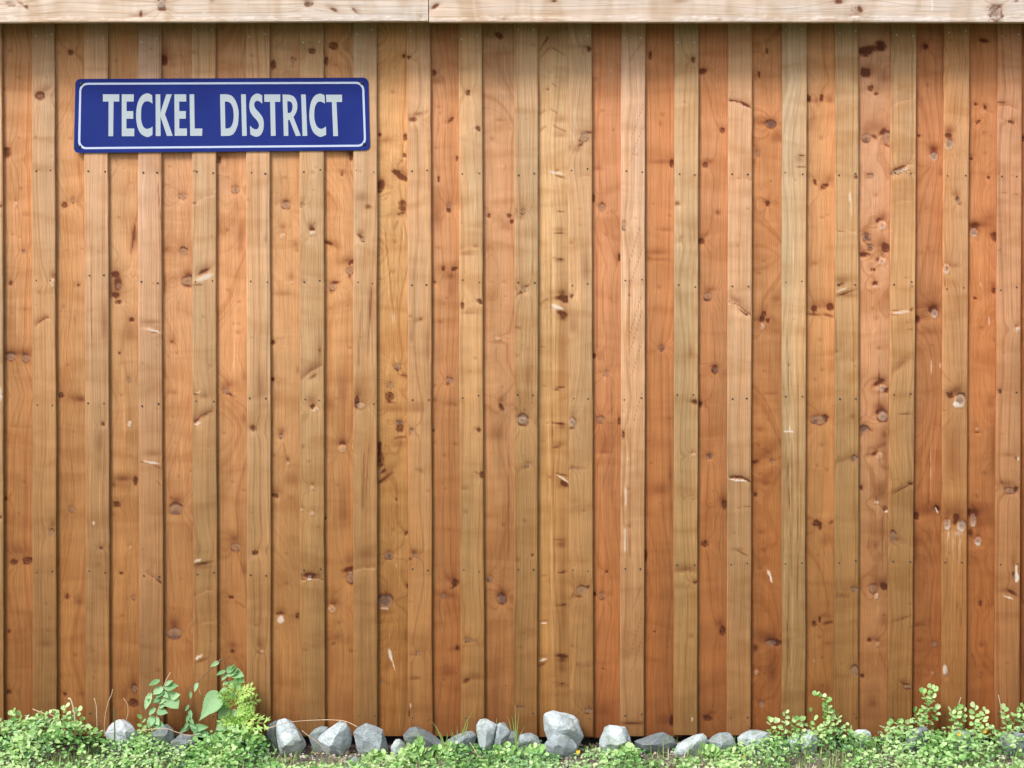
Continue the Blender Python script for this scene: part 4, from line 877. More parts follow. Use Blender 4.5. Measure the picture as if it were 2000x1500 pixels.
def spl(pts, k=4):
    return [(p.x, p.y) for p in smooth_path([Vector((x, y, 0)) for x, y in pts], k)]
za = lambda pts: [(130 + x / 6.4516, 140 + y / 6.4516) for x, y in pts]
zb = lambda pts: [(420 + x / 6.4516, 140 + y / 6.4516) for x, y in pts]
LET = [
    [za([(457, 285), (664, 285), (664, 376), (592, 376), (587, 813), (528, 813), (530, 376), (458, 376)])],
    [za([(695, 285), (847, 285), (845, 376), (756, 376), (756, 497), (840, 497), (840, 593), (754, 593), (754, 716), (854, 716), (852, 813), (696, 813)])],
    [za(spl([(1078, 297), (1020, 272), (945, 305), (895, 400), (876, 540), (890, 680), (930, 775), (1000, 820), (1045, 818), (1083, 793)]) +
        spl([(1083, 690), (1050, 712), (1005, 720), (965, 690), (942, 620), (938, 540), (945, 450), (975, 388), (1015, 372), (1050, 380), (1083, 402)]))],
    [za([(1122, 285), (1180, 285), (1183, 515), (1256, 285), (1326, 285), (1240, 535), (1338, 808), (1265, 810), (1183, 565), (1185, 810), (1124, 812)])],
    [za([(1358, 285), (1507, 285), (1509, 376), (1418, 376), (1420, 497), (1503, 497), (1502, 593), (1420, 593), (1420, 716), (1517, 716), (1517, 808), (1363, 808)])],
    [za([(1550, 285), (1608, 285), (1614, 716), (1711, 716), (1708, 808), (1558, 808)])],
    [zb([(63, 285)] + spl([(150, 285), (215, 308), (265, 380), (292, 470), (297, 550), (288, 660), (260, 740), (225, 790), (180, 808)]) + [(75, 810)]),
     zb([(123, 376)] + spl([(155, 376), (195, 398), (225, 460), (235, 550), (225, 640), (195, 700), (150, 716)]) + [(130, 716)])],
    [zb([(328, 285), (387, 285), (400, 808), (342, 810)])],
    [zb(spl([(593, 298), (545, 277), (500, 285), (455, 330), (433, 410), (440, 490), (475, 555), (525, 610), (550, 655), (553, 690), (535, 720), (505, 725), (470, 708), (440, 680)]) +
        spl([(445, 790), (490, 813), (535, 818), (580, 790), (607, 730), (614, 650), (600, 580), (555, 515), (510, 465), (493, 420), (500, 385), (530, 367), (560, 375), (595, 402)]))],
    [zb([(619, 287), (822, 287), (822, 380), (755, 380), (764, 808), (704, 810), (694, 380), (622, 380)])],
    [zb([(850, 287)] + spl([(935, 290), (990, 312), (1025, 365), (1037, 430), (1030, 490), (1005, 545), (987, 568)]) + [(1080, 808), (1018, 810)] + spl([(952, 640), (940, 613), (920, 606)]) + [(924, 808), (867, 810)]),
     zb([(910, 373)] + spl([(940, 373), (965, 392), (977, 430), (972, 480), (955, 512), (935, 520)]) + [(915, 520)])],
    [zb([(1084, 287), (1142, 287), (1162, 808), (1103, 810)])],
    [zb(spl([(1380, 297), (1320, 277), (1250, 310), (1205, 400), (1188, 540), (1200, 660), (1240, 765), (1310, 818), (1355, 815), (1400, 795)]) +
        spl([(1398, 690), (1365, 712), (1330, 720), (1285, 690), (1257, 620), (1250, 540), (1258, 450), (1290, 388), (1325, 377), (1355, 385), (1385, 402)]))],
    [zb([(1398, 290), (1600, 290), (1600, 382), (1530, 382), (1550, 812), (1490, 812), (1472, 382), (1402, 382)])],
]
for lp in LET:
    obj("letter", poly_mesh("letter", lp, PL_F - 0.0006, PL_F + 0.0008, LETTER), sign)
bm = bmesh.new()
bmesh.ops.create_uvsphere(bm, u_segments=12, v_segments=8, radius=0.0050)
for v in bm.verts:
    v.co.y *= 0.35
SCR = bm_mesh("screw", bm, True)
SCR.materials.append(BLACK)
for x, y in ((158.5, 164.2), (155.7, 286.8), (706.8, 162.6), (711.6, 282.0)):
    o = obj("screw", SCR, sign)
    o.location = at(x, y, PL_F) - sign_off + Vector((0, -0.0003, 0))

# ------------------------------------------------------------------ stones along the foot of the wall
ROCK = rock_material()
LG, MG, DG = (0.52, 0.585, 0.625), (0.35, 0.40, 0.43), (0.20, 0.225, 0.245)
# label, colour, depth Y, outline px, ridge points (x,y,protrusion)
STONES = [
    ("dark stone half hidden behind the left edge of the pale angular block", DG, -.028, [(520, 1422), (527, 1410), (541, 1403), (552, 1425), (545, 1445), (527, 1445)], [(535, 1420, .015)]),
    ("large pale angular block with a wide sloping top face, left of the straw arch", LG, -.06, [(540, 1405), (556, 1402), (566, 1404), (574, 1413), (595, 1446), (598, 1456), (588, 1467), (570, 1470), (543, 1464), (538, 1435)], [(551, 1457, .045), (590, 1446, .03), (541, 1414, .012), (564, 1409, .008), (572, 1451, .045)]),
    ("pale wedge stone with a dark right side, leaning under the straw arch", LG, -.06, [(617, 1440), (655, 1413), (664, 1409), (677, 1411), (686, 1425), (688, 1448), (678, 1466), (650, 1471), (637, 1460), (620, 1447)], [(648, 1457, .05), (675, 1412, .025), (662, 1434, .042), (624, 1444, .03)]),
    ("small dark stone tucked behind the fallen twig", MG, -.022, [(602, 1438), (613, 1426), (628, 1418), (642, 1420), (640, 1440), (615, 1448)], [(622, 1430, .012)]),
    ("rounded grey boulder at the right foot of the straw arch", MG, -.065, [(689, 1432), (700, 1420), (715, 1411), (731, 1418), (748, 1425), (755, 1445), (758, 1466), (745, 1477), (720, 1478), (700, 1470), (690, 1452)], [(704, 1428, .03), (722, 1436, .045), (744, 1438, .03), (715, 1464, .045), (742, 1466, .04)]),
    ("dark rugged stone with a knobbly left shoulder, beside the green clump", DG, -.05, [(788, 1436), (796, 1420), (806, 1417), (820, 1425), (840, 1430), (855, 1440), (868, 1452), (866, 1467), (850, 1473), (830, 1470), (800, 1460), (790, 1448)], [(806, 1428, .025), (820, 1433, .035), (838, 1448, .045), (852, 1458, .035), (800, 1444, .03)]),
    ("small pale chunk in front of the black gap", LG, -.085, [(763, 1460), (770, 1448), (780, 1446), (793, 1456), (796, 1467), (781, 1476), (766, 1473)], [(778, 1459, .025)]),
    ("mossy low stone between the rugged stone and the cleft stone", MG, -.04, [(870, 1448), (885, 1438), (905, 1432), (922, 1428), (932, 1440), (926, 1458), (905, 1464), (878, 1463)], [(902, 1442, .03)]),
    ("pale upright stone, left half of the cleft pair", LG, -.055, [(930, 1416), (936, 1406), (948, 1403), (960, 1408), (973, 1417), (969, 1440), (963, 1462), (948, 1464), (938, 1448), (931, 1432)], [(944, 1420, .035), (957, 1436, .04), (950, 1452, .035)]),
    ("grey stone with a small knob on top, right half of the cleft pair", MG, -.052, [(966, 1422), (975, 1412), (986, 1410), (992, 1419), (998, 1430), (996, 1452), (980, 1464), (962, 1464), (962, 1442)], [(978, 1424, .02), (974, 1446, .038)]),
    ("dark low stone right of the cleft pair behind a thin weed", DG, -.045, [(985, 1442), (996, 1428), (1012, 1430), (1018, 1448), (1008, 1458), (988, 1460)], [(1002, 1441, .03)]),
    ("flat grey stone left of the big perched stone", MG, -.045, [(1003, 1442), (1020, 1434), (1040, 1433), (1056, 1442), (1060, 1457), (1030, 1464), (1006, 1461)], [(1030, 1446, .03)]),
    ("biggest pale stone, perched high on a lower stone against the boards", LG, -.052, [(1059, 1398), (1066, 1391), (1080, 1388), (1092, 1394), (1108, 1393), (1122, 1397), (1132, 1412), (1140, 1427), (1140, 1439), (1126, 1438), (1108, 1456), (1080, 1456), (1068, 1440), (1062, 1420)], [(1072, 1402, .03), (1100, 1406, .045), (1082, 1430, .05), (1112, 1424, .045), (1126, 1430, .03)]),
    ("rounded pale stone carrying the big perched stone", MG, -.095, [(1062, 1452), (1074, 1440), (1095, 1434), (1110, 1437), (1122, 1448), (1130, 1463), (1115, 1476), (1085, 1478), (1066, 1468)], [(1094, 1446, .03), (1090, 1460, .035)]),
    ("pale flat-topped stone with moss down its face, right of the dark hollow", LG, -.06, [(1167, 1450), (1172, 1435), (1181, 1420), (1190, 1415), (1210, 1418), (1222, 1420), (1232, 1438), (1238, 1453), (1232, 1466), (1215, 1469), (1190, 1463), (1171, 1459)], [(1186, 1424, .015), (1212, 1424, .025), (1207, 1456, .045), (1178, 1450, .035), (1224, 1448, .035)]),
    ("dark triangular stone with a sharp peak under the black gap", DG, -.05, [(1238, 1448), (1262, 1441), (1285, 1432), (1297, 1430), (1315, 1440), (1327, 1449), (1318, 1464), (1300, 1472), (1265, 1470), (1245, 1462)], [(1294, 1436, .02), (1290, 1450, .035), (1262, 1458, .035)]),
    ("low pale slab with streaky layers, right of the dark triangular stone", LG, -.07, [(1314, 1472), (1322, 1456), (1340, 1446), (1360, 1436), (1373, 1433), (1383, 1440), (1379, 1457), (1365, 1470), (1345, 1480), (1320, 1480)], [(1365, 1441, .015), (1350, 1458, .03), (1332, 1468, .03)]),
    ("lilac grey peaked stone between two low pale slabs", MG, -.05, [(1372, 1458), (1388, 1445), (1400, 1436), (1412, 1429), (1422, 1430), (1434, 1438), (1439, 1456), (1430, 1468), (1405, 1466), (1384, 1463)], [(1413, 1438, .02), (1408, 1454, .035)]),
    ("long smooth pale stone at the edge of the right-hand greenery", LG, -.055, [(1437, 1444), (1450, 1434), (1465, 1428), (1485, 1427), (1503, 1431), (1508, 1443), (1500, 1460), (1470, 1467), (1441, 1463)], [(1472, 1438, .025), (1478, 1452, .03)]),
    ("small pale stone split from its neighbour, under the leafy sprig", LG, -.05, [(1539, 1447), (1550, 1437), (1562, 1434), (1563, 1456), (1545, 1462)], [(1554, 1446, .02)]),
    ("pale pinkish stone below the tall leafy sprig", LG, -.052, [(1560, 1441), (1570, 1432), (1582, 1425), (1594, 1434), (1599, 1450), (1586, 1464), (1562, 1460)], [(1580, 1438, .025), (1576, 1452, .03)]),
    ("small pale stone behind the right-hand ground plants", LG, -.02, [(1660, 1434), (1675, 1426), (1692, 1424), (1703, 1432), (1702, 1448), (1663, 1450)], [(1682, 1434, .015)]),
    ("dark bluish stone in a hollow of the right-hand greenery", DG, -.075, [(1766, 1450), (1784, 1430), (1802, 1418), (1816, 1420), (1814, 1437), (1802, 1454), (1786, 1465), (1769, 1461)], [(1796, 1432, .02), (1785, 1448, .03)]),
    ("grey stone with yellow flowers before it", MG, -.07, [(1859, 1438), (1872, 1426), (1890, 1430), (1902, 1443), (1893, 1455), (1866, 1455)], [(1880, 1438, .025)]),
    ("broad pale stone at the far right end of the row", MG, -.075, [(1948, 1448), (1962, 1436), (1980, 1431), (2002, 1433), (2014, 1452), (2002, 1470), (1958, 1468)], [(1982, 1445, .03)]),
    ("smooth white domed stone among the left-hand greenery", (0.55, 0.59, 0.63), -.06, [(203, 1434), (216, 1413), (232, 1405), (246, 1408), (260, 1420), (269, 1434), (255, 1446), (212, 1446)], [(234, 1414, .02), (244, 1428, .03)]),
    ("dark round stone under the dry straw on the left", DG, -.055, [(290, 1442), (308, 1421), (326, 1413), (339, 1424), (342, 1448), (322, 1460), (294, 1456)], [(316, 1430, .03)]),
    ("dark greenish stone below the big heart-shaped leaf", DG, -.07, [(333, 1448), (352, 1434), (380, 1437), (390, 1456), (372, 1474), (338, 1472)], [(362, 1448, .03)]),
    ("dark stone in the shade of the feathery weed", DG, -.05, [(440, 1448), (460, 1436), (490, 1438), (502, 1456), (470, 1466), (445, 1462)], [(470, 1448, .025)]),
    ("little grey pebble lying at the front edge of the gravel", MG, -.165, [(679, 1488), (688, 1480), (699, 1483), (706, 1495), (692, 1503), (680, 1500)], [(692, 1488, .012)]),
]
for si, (label, colr, Y, outl, ridge) in enumerate(STONES):
    rs = random.Random(900 + si)
    pts = [at(x, y, Y) for x, y in outl]
    cxp = sum(p[0] for p in outl) / len(outl)
    cyp = sum(p[1] for p in outl) / len(outl)
    for x, y in outl:                                   # back of the stone
        q = at(cxp + (x - cxp) * 0.7, cyp + (y - cyp) * 0.7, Y)
        q.y = min(-0.003, Y + 0.035)
        pts.append(q)
    for x, y, pr in ridge:
        pts.append(at(x, y, Y - pr))
    wx = max(p[0] for p in outl) - min(p[0] for p in outl)
    for q in (-.25, .25):                               # foot bedded in the soil
        b = at(cxp + q * wx, cyp, Y)
        b.z = -0.014
        pts.append(b)
    base = Vector((at(cxp, cyp, Y).x, Y, 0.0))
    bm = bmesh.new()
    vs = [bm.verts.new(p - base) for p in pts]
    r = bmesh.ops.convex_hull(bm, input=vs)
    junk = [v for v in bm.verts if not v.link_faces]
    bmesh.ops.delete(bm, geom=junk, context='VERTS')
    bmesh.ops.recalc_face_normals(bm, faces=bm.faces)
    # knock chips off the corners
    cen = sum((v.co for v in bm.verts), Vector()) / len(bm.verts)
    for _ in range(9):
        nrm = Vector((rs.gauss(0, 1), rs.gauss(-.5, 1), rs.gauss(.3, .8))).normalized()
        ext = max((v.co - cen).dot(nrm) for v in bm.verts)
        bmesh.ops.bisect_plane(bm, geom=list(bm.verts) + list(bm.edges) + list(bm.faces), plane_co=cen + nrm * ext * rs.uniform(.82, .96), plane_no=nrm, clear_outer=True)
        be = [e for e in bm.edges if len(e.link_faces) == 1]
        if be:
            bmesh.ops.holes_fill(bm, edges=be)
    bmesh.ops.recalc_face_normals(bm, faces=bm.faces)
    bmesh.ops.bevel(bm, geom=list(bm.edges), offset=0.0008, segments=1, profile=0.6, affect='EDGES', clamp_overlap=True)
    bmesh.ops.triangulate(bm, faces=bm.faces)
    for _ in range(2):
        es = [e for e in bm.edges if e.calc_length() > 0.012]
        if es:
            bmesh.ops.subdivide_edges(bm, edges=es, cuts=1, use_grid_fill=True)
            bmesh.ops.triangulate(bm, faces=bm.faces)
    bm.normal_update()
    for v in bm.verts:
        s = mnoise.fractal((v.co + base) * 38.0 + Vector((si * 3.1, 0, 0)), 1.0, 2.0, 4)
        s2 = mnoise.noise((v.co + base) * Vector((60, 60, 160)) + Vector((si, 0, 0))) if False else 0
        v.co += v.normal * (0.0022 * s + 0.0012 * mnoise.noise((v.co + base) * 22.0 + Vector((si, 0, 0))))
    me = bm_mesh("stone", bm, True)
    me.set_sharp_from_angle(angle=math.radians(18))
    o = obj("stone", me, None, ROCK, base)
    o.color = (*colr, 1)
    tag(o, label, "stone", "stones along the foot of the wall")

# ------------------------------------------------------------------ plants
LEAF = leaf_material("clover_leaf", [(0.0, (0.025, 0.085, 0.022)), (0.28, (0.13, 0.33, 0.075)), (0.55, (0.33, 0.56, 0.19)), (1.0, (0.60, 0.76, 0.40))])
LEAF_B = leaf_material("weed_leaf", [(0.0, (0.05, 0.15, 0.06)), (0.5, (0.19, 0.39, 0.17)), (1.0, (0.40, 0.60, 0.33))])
LEAF_Y = leaf_material("feathery_leaf", [(0.0, (0.06, 0.18, 0.03)), (0.5, (0.28, 0.50, 0.10)), (1.0, (0.52, 0.70, 0.22))])
GRASS = leaf_material("grass_blade", [(0.0, (0.10, 0.22, 0.05)), (0.5, (0.26, 0.42, 0.12)), (0.85, (0.44, 0.55, 0.22)), (1.0, (0.55, 0.50, 0.30))])
STEM = plain_material("green_stem", (0.16, 0.20, 0.07), 0.6)
STEM_R = plain_material("brown_stem", (0.16, 0.09, 0.055), 0.7)
STRAW = plain_material("dry_straw", (0.52, 0.38, 0.26), 0.7, 0, 0.3, 0.2, 60)
YEL = plain_material("yellow_petal", (0.75, 0.48, 0.02), 0.5)

def set_vary(me, val):
    a = me.attributes.new("vary", 'FLOAT', 'POINT')
    a.data.foreach_set("value", np.asarray(val, dtype=np.float32))

# leaflet templates: base at origin, tip along +X, face up +Z
T_ROUND = (np.array([(0, 0, 0), (.30, -.34, .05), (.72, -.46, .06), (1.0, -.20, .0), (.93, 0, -.05), (1.0, .20, .0), (.72, .46, .06), (.30, .34, .05), (.5, 0, -.07)]),
           np.array([(8, 0, 1), (8, 1, 2), (8, 2, 3), (8, 3, 4), (8, 4, 5), (8, 5, 6), (8, 6, 7), (8, 7, 0)]))
T_SIMPLE = (np.array([(0, 0, 0), (.45, -.42, .07), (.95, -.25, .02), (.95, .25, .02), (.45, .42, .07), (.5, 0, -.06)]),
            np.array([(5, 0, 1), (5, 1, 2), (5, 2, 3), (5, 3, 4), (5, 4, 0)]))
T_LANCE = (np.array([(0, 0, 0), (.35, -.15, .04), (.7, -.10, .02), (1, 0, -.06), (.7, .10, .02), (.35, .15, .04)]),
           np.array([(0, 1, 5), (1, 2, 4), (1, 4, 5), (2, 3, 4)]))

def scatter(name, tmpl, pos, size, yaw, tilt_dir, tilt, vary, mat):
    """many leaflets in one mesh"""
    Vt, Ft = tmpl
    n = len(pos)
    cy, sy = np.cos(yaw), np.sin(yaw)
    v = Vt[None] * size[:, None, None]
    x = v[..., 0] * cy[:, None] - v[..., 1] * sy[:, None]
    y = v[..., 0] * sy[:, None] + v[..., 1] * cy[:, None]
    z = v[..., 2]
    # tilt about a horizontal axis perpendicular to tilt_dir (leaf normal leans towards tilt_dir)
    ax, ay = np.cos(tilt_dir)[:, None], np.sin(tilt_dir)[:, None]
    u = x * ax + y * ay
    t = -x * ay + y * ax
    ct, st = np.cos(tilt)[:, None], np.sin(tilt)[:, None]
    u2 = u * ct + z * st
    z2 = -u * st + z * ct
    x2 = u2 * ax - t * ay
    y2 = u2 * ay + t * ax
    V = np.stack([x2, y2, z2], -1) + pos[:, None, :]
    F = Ft[None] + (np.arange(n) * len(Vt))[:, None, None]
    me = mesh_np(name, V.reshape(-1, 3), F.reshape(-1, Ft.shape[1]), True)
    set_vary(me, np.repeat(vary, len(Vt)))
    me.materials.append(mat)
    return me

# canopy height of the ground plants along the wall, from the photo (x px, top y px)
CAN = np.array([(-560, 1410), (-60, 1408), (0, 1407), (60, 1404), (130, 1392), (175, 1408), (200, 1424), (225, 1440), (262, 1444), (285, 1424), (330, 1444), (400, 1446), (450, 1418), (495, 1428), (525, 1450), (560, 1486), (640, 1490), (760, 1482),
                (800, 1456), (850, 1466), (900, 1458), (950, 1464), (1000, 1456), (1060, 1458), (1100, 1478), (1150, 1464), (1230, 1460), (1270, 1480), (1330, 1480), (1400, 1468), (1450, 1450), (1500, 1440), (1540, 1432), (1600, 1428), (1640, 1424),
                (1690, 1442), (1740, 1428), (1775, 1420), (1800, 1428), (1850, 1424), (1900, 1416), (1950, 1420), (2000, 1412), (2560, 1410)], float)
def canopy(x_w, d):
    px = x_w / S + 1000
    py = np.interp(px, CAN[:, 0], CAN[:, 1])
    h = np.clip(ZC - (py - CY) * S * (DIST - 0.08) / DIST, 0.006, 0.12)
    low = 0.022 + 0.012 * vnoise(x_w, 31, 0.08) + 0.010 * vnoise(x_w + 5 * d, 32, 0.033)
    fall = sstep(0.30, 0.13, d)
    rise = sstep(-0.01, 0.05, d)
    bump = 1 + 0.22 * vnoise(x_w * 1.0 + d * 2, 33, 0.05) + 0.18 * vnoise(x_w - d, 34, 0.021)
    return (np.maximum(low, 0.008) * (1 - fall) + h * fall) * bump * rise

R = np.random.RandomState(5)
N = 78000
x = R.uniform(-2.25, 2.25, N)
d = R.uniform(0.012, 0.62, N)
px = x / S + 1000
py_c = np.interp(px, CAN[:, 0], CAN[:, 1])
dens = sstep(1487, 1440, py_c) * 0.98 + 0.02
dens = dens * sstep(0.34, 0.16, d) + (0.95 + 0.3 * vnoise(px + 300 * d, 40, 60.0)) * (1 - sstep(0.34, 0.16, d))
# clumps with bare gravel between them
clump = vnoise(px, 41, 34.0) * 0.5 + vnoise(px * 0.5 + d * 900, 42, 30.0) * 0.5 + 0.6 * vnoise(px, 43, 13.0) * vnoise(d * 1400 + px * .2, 44, 16.0)
dens = dens * np.clip(0.76 + 1.25 * clump, 0.02, 1.2)
keep = R.rand(N) < dens
x, d, px = x[keep], d[keep], px[keep]
n = len(x)
H = canopy(x, d)
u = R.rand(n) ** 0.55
z = 0.003 + H * u
# keep the pale domed stone and the stones of the middle free
pyp = CY + (ZC - z) / (DIST - d) * DIST / S
ok = ~((np.abs(px - 236) < 30) & (pyp < 1436) & (d < 0.16))
ok &= ~((px > 530) & (px < 780) & (pyp < 1468))
x, d, px, z, u, H = x[ok], d[ok], px[ok], z[ok], u[ok], H[ok]
n = len(x)
size = R.gamma(14, 0.00088, n) * np.clip(0.75 + H / 0.09 * 0.3, 0.6, 1.1)
vary = np.clip(0.10 + 0.50 * u + 0.22 * R.randn(n) + 0.28 * vnoise(px + 200 * d, 51, 55.0), 0, 1)  # leaves low in the canopy darker: shade of the gaps put into colour
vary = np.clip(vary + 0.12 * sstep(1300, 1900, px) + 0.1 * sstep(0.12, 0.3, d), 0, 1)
pick = R.rand(n) + 0.25 * vnoise(px + 100 * d, 53, 45.0)
size = np.where(pick > 0.62, size * 1.15, size)
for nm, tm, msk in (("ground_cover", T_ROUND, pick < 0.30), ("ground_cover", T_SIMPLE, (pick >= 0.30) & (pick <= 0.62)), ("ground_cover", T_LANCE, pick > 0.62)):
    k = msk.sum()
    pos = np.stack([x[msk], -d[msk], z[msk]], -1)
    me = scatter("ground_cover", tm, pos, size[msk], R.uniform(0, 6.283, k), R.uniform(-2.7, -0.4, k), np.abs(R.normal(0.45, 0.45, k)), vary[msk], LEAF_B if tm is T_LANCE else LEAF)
    o = obj("ground_cover", me)
    o["kind"] = "stuff"
    o["label"] = "low round-leaved ground plants at the foot of the wall"

# fine grass blades mixed in
N = 24000
x = R.uniform(-2.2, 2.2, N); d = R.uniform(0.02, 0.6, N)
px = x / S + 1000
keep = R.rand(N) < np.clip(0.35 + 0.5 * vnoise(px + 400 * d, 61, 40.0), 0.05, 1) * np.where((px > 520) & (px < 1300) & (d < .15), 0.15, 1)
x, d, px = x[keep], d[keep], px[keep]
n = len(x)
hgt = R.uniform(0.018, 0.050, n) * (0.7 + 0.5 * sstep(1300, 1800, px) + .4 * sstep(300, 0, px))
yaw = R.uniform(0, 6.283, n)
lean = R.uniform(0.1, 0.7, n)
wd = R.uniform(0.0007, 0.0014, n)
cx_, sx_ = np.cos(yaw), np.sin(yaw)
V = np.zeros((n, 5, 3))
for j, (t, ws) in enumerate(((0, 1), (0, -1), (.55, 1), (.55, -1), (1, 0))):
    off = hgt * lean * t ** 1.8
    V[:, j, 0] = x + cx_ * off - sx_ * wd * ws
    V[:, j, 1] = -d + sx_ * off + cx_ * wd * ws
    V[:, j, 2] = hgt * t * np.sqrt(np.clip(1 - (lean * t * .6) ** 2, .2, 1))
F = np.array([(0, 1, 3), (0, 3, 2), (2, 3, 4)])[None] + (np.arange(n) * 5)[:, None, None]
me = mesh_np("grass", V.reshape(-1, 3), F.reshape(-1, 3), True)
set_vary(me, np.repeat(np.clip(0.5 + 0.22 * R.randn(n), 0, 1), 5))
me.materials.append(GRASS)
o = obj("grass", me)
o["kind"] = "stuff"
o["label"] = "thin grass blades among the ground plants"

# gravel chips and dead bits on the bare soil
GRAVEL = NT("gravel_chips")
_v = GRAVEL.n("ShaderNodeAttribute", attribute_name="vary").outputs['Fac']
_pp = GRAVEL.n("ShaderNodeNewGeometry").outputs['Position']
_n = GRAVEL.noise(GRAVEL.scaled(_pp, (400,) * 3), 1, 3, .6)
_c = GRAVEL.ramp(_v, [(0, (0.08, 0.06, 0.05)), (0.3, (0.30, 0.20, 0.15)), (0.55, (0.40, 0.32, 0.27)), (0.8, (0.50, 0.48, 0.46)), (1, (0.62, 0.52, 0.42))])
GRAVEL.l(GRAVEL.mix(GRAVEL.rng(_n, .3, .7, 0, .5), _c, GRAVEL.mix(1.0, _c, (.6, .6, .6, 1), 'MULTIPLY')), GRAVEL.p.inputs['Base Color'])
GRAVEL.p.inputs['Roughness'].default_value = 0.9
Vt = np.array([(1, 0, 0), (-.9, .2, 0), (.1, .9, .1), (0, -.8, -.1), (.15, .05, .55), (-.1, 0, -.5)])
Ft = np.array([(0, 2, 4), (2, 1, 4), (1, 3, 4), (3, 0, 4), (2, 0, 5), (1, 2, 5), (3, 1, 5), (0, 3, 5)])
N = 14000
x = R.uniform(-2.2, 2.2, N); d = R.uniform(-0.03, 0.6, N)
pos = np.stack([x, -d, R.uniform(-0.006, 0.003, N)], -1)
sz = R.gamma(2.2, 0.0014, N) + 0.001
me = scatter("gravel", (Vt, Ft), pos, sz, R.uniform(0, 6.28, N), R.uniform(0, 6.28, N), R.uniform(0, 1.0, N), R.rand(N), GRAVEL.m)
for p in me.polygons:
    p.use_smooth = False
o = obj("gravel", me)
o["kind"] = "stuff"
o["label"] = "brown and grey gravel chips on bare soil"

# ---- single plants
def single_leaf(name, tmpl, mat, vary=0.6):
    Vt, Ft = tmpl
    me = mesh_np(name, Vt, Ft, True)
    set_vary(me, np.full(len(Vt), vary))
    me.materials.append(mat)
    return me
LM = [single_leaf("leaf", T_ROUND, LEAF, v) for v in (0.45, 0.62, 0.78, 0.9)]

def leaf_matrix(p, direction, normal, size, width=1.0):
    xax = Vector(direction).normalized()
    zax = Vector(normal)
    zax = (zax - xax * zax.dot(xax))
    zax.normalize()
    yax = zax.cross(xax)
    m = Matrix((xax * size, yax * size * width, zax * size)).transposed().to_4x4()
    m.translation = p
    return m

def stem_part(parent, pts, r0, r1, mat, name="stem"):
    bm = bmesh.new()
    sp = smooth_path(pts, 4)
    k = len(sp)
    tube(bm, [p - parent.location for p in sp], [r0 + (r1 - r0) * i / (k - 1) for i in range(k)], 6)
    return obj(name, bm_mesh(name, bm, True), parent, mat), sp

def sprig(label, stems, leaves, Y=-0.06, size=(9, 13), meshes=None, group="leafy sprigs in the ground plants", seed=0, cat="plant", stem_mat=None, name="leafy_sprig", width=1.0):
    """stems: list of px polylines (base first); leaves per stem"""
    rs = random.Random(seed)
    b = at(*stems[0][0], Y)
    root = empty(name, (b.x, Y, 0.0), label, cat, group)
    for pl, nl in zip(stems, leaves):
        pts = [at(x, y, Y + rs.uniform(-.008, .008) * (i > 0)) for i, (x, y) in enumerate(pl)]
        foot = pts[0].copy(); foot.z = -0.004
        o, sp = stem_part(root, [foot] + pts, 0.0012, 0.0006, stem_mat or STEM)
        tot = len(sp)
        for j in range(nl):
            f = 0.28 + 0.72 * (j + 0.5) / nl if nl > 1 else 1
            p = sp[min(tot - 1, int(f * (tot - 1)))]
            side = -1 if j % 2 else 1
            dr = Vector((side * rs.uniform(.4, 1), rs.uniform(-1.0, .2), rs.uniform(-.1, .55)))
            if j >= nl - 2:
                dr = Vector((side * rs.uniform(.2, .7), rs.uniform(-.6, .1), rs.uniform(.4, 1)))
            nr = Vector((rs.uniform(-.5, .3), rs.uniform(-1.0, -.3), rs.uniform(.5, 1.1)))
            l = obj("leaf", rs.choice(meshes or LM), root)
            l.matrix_local = leaf_matrix(p - root.location, dr, nr, rs.uniform(*size) * S, width)
    return root

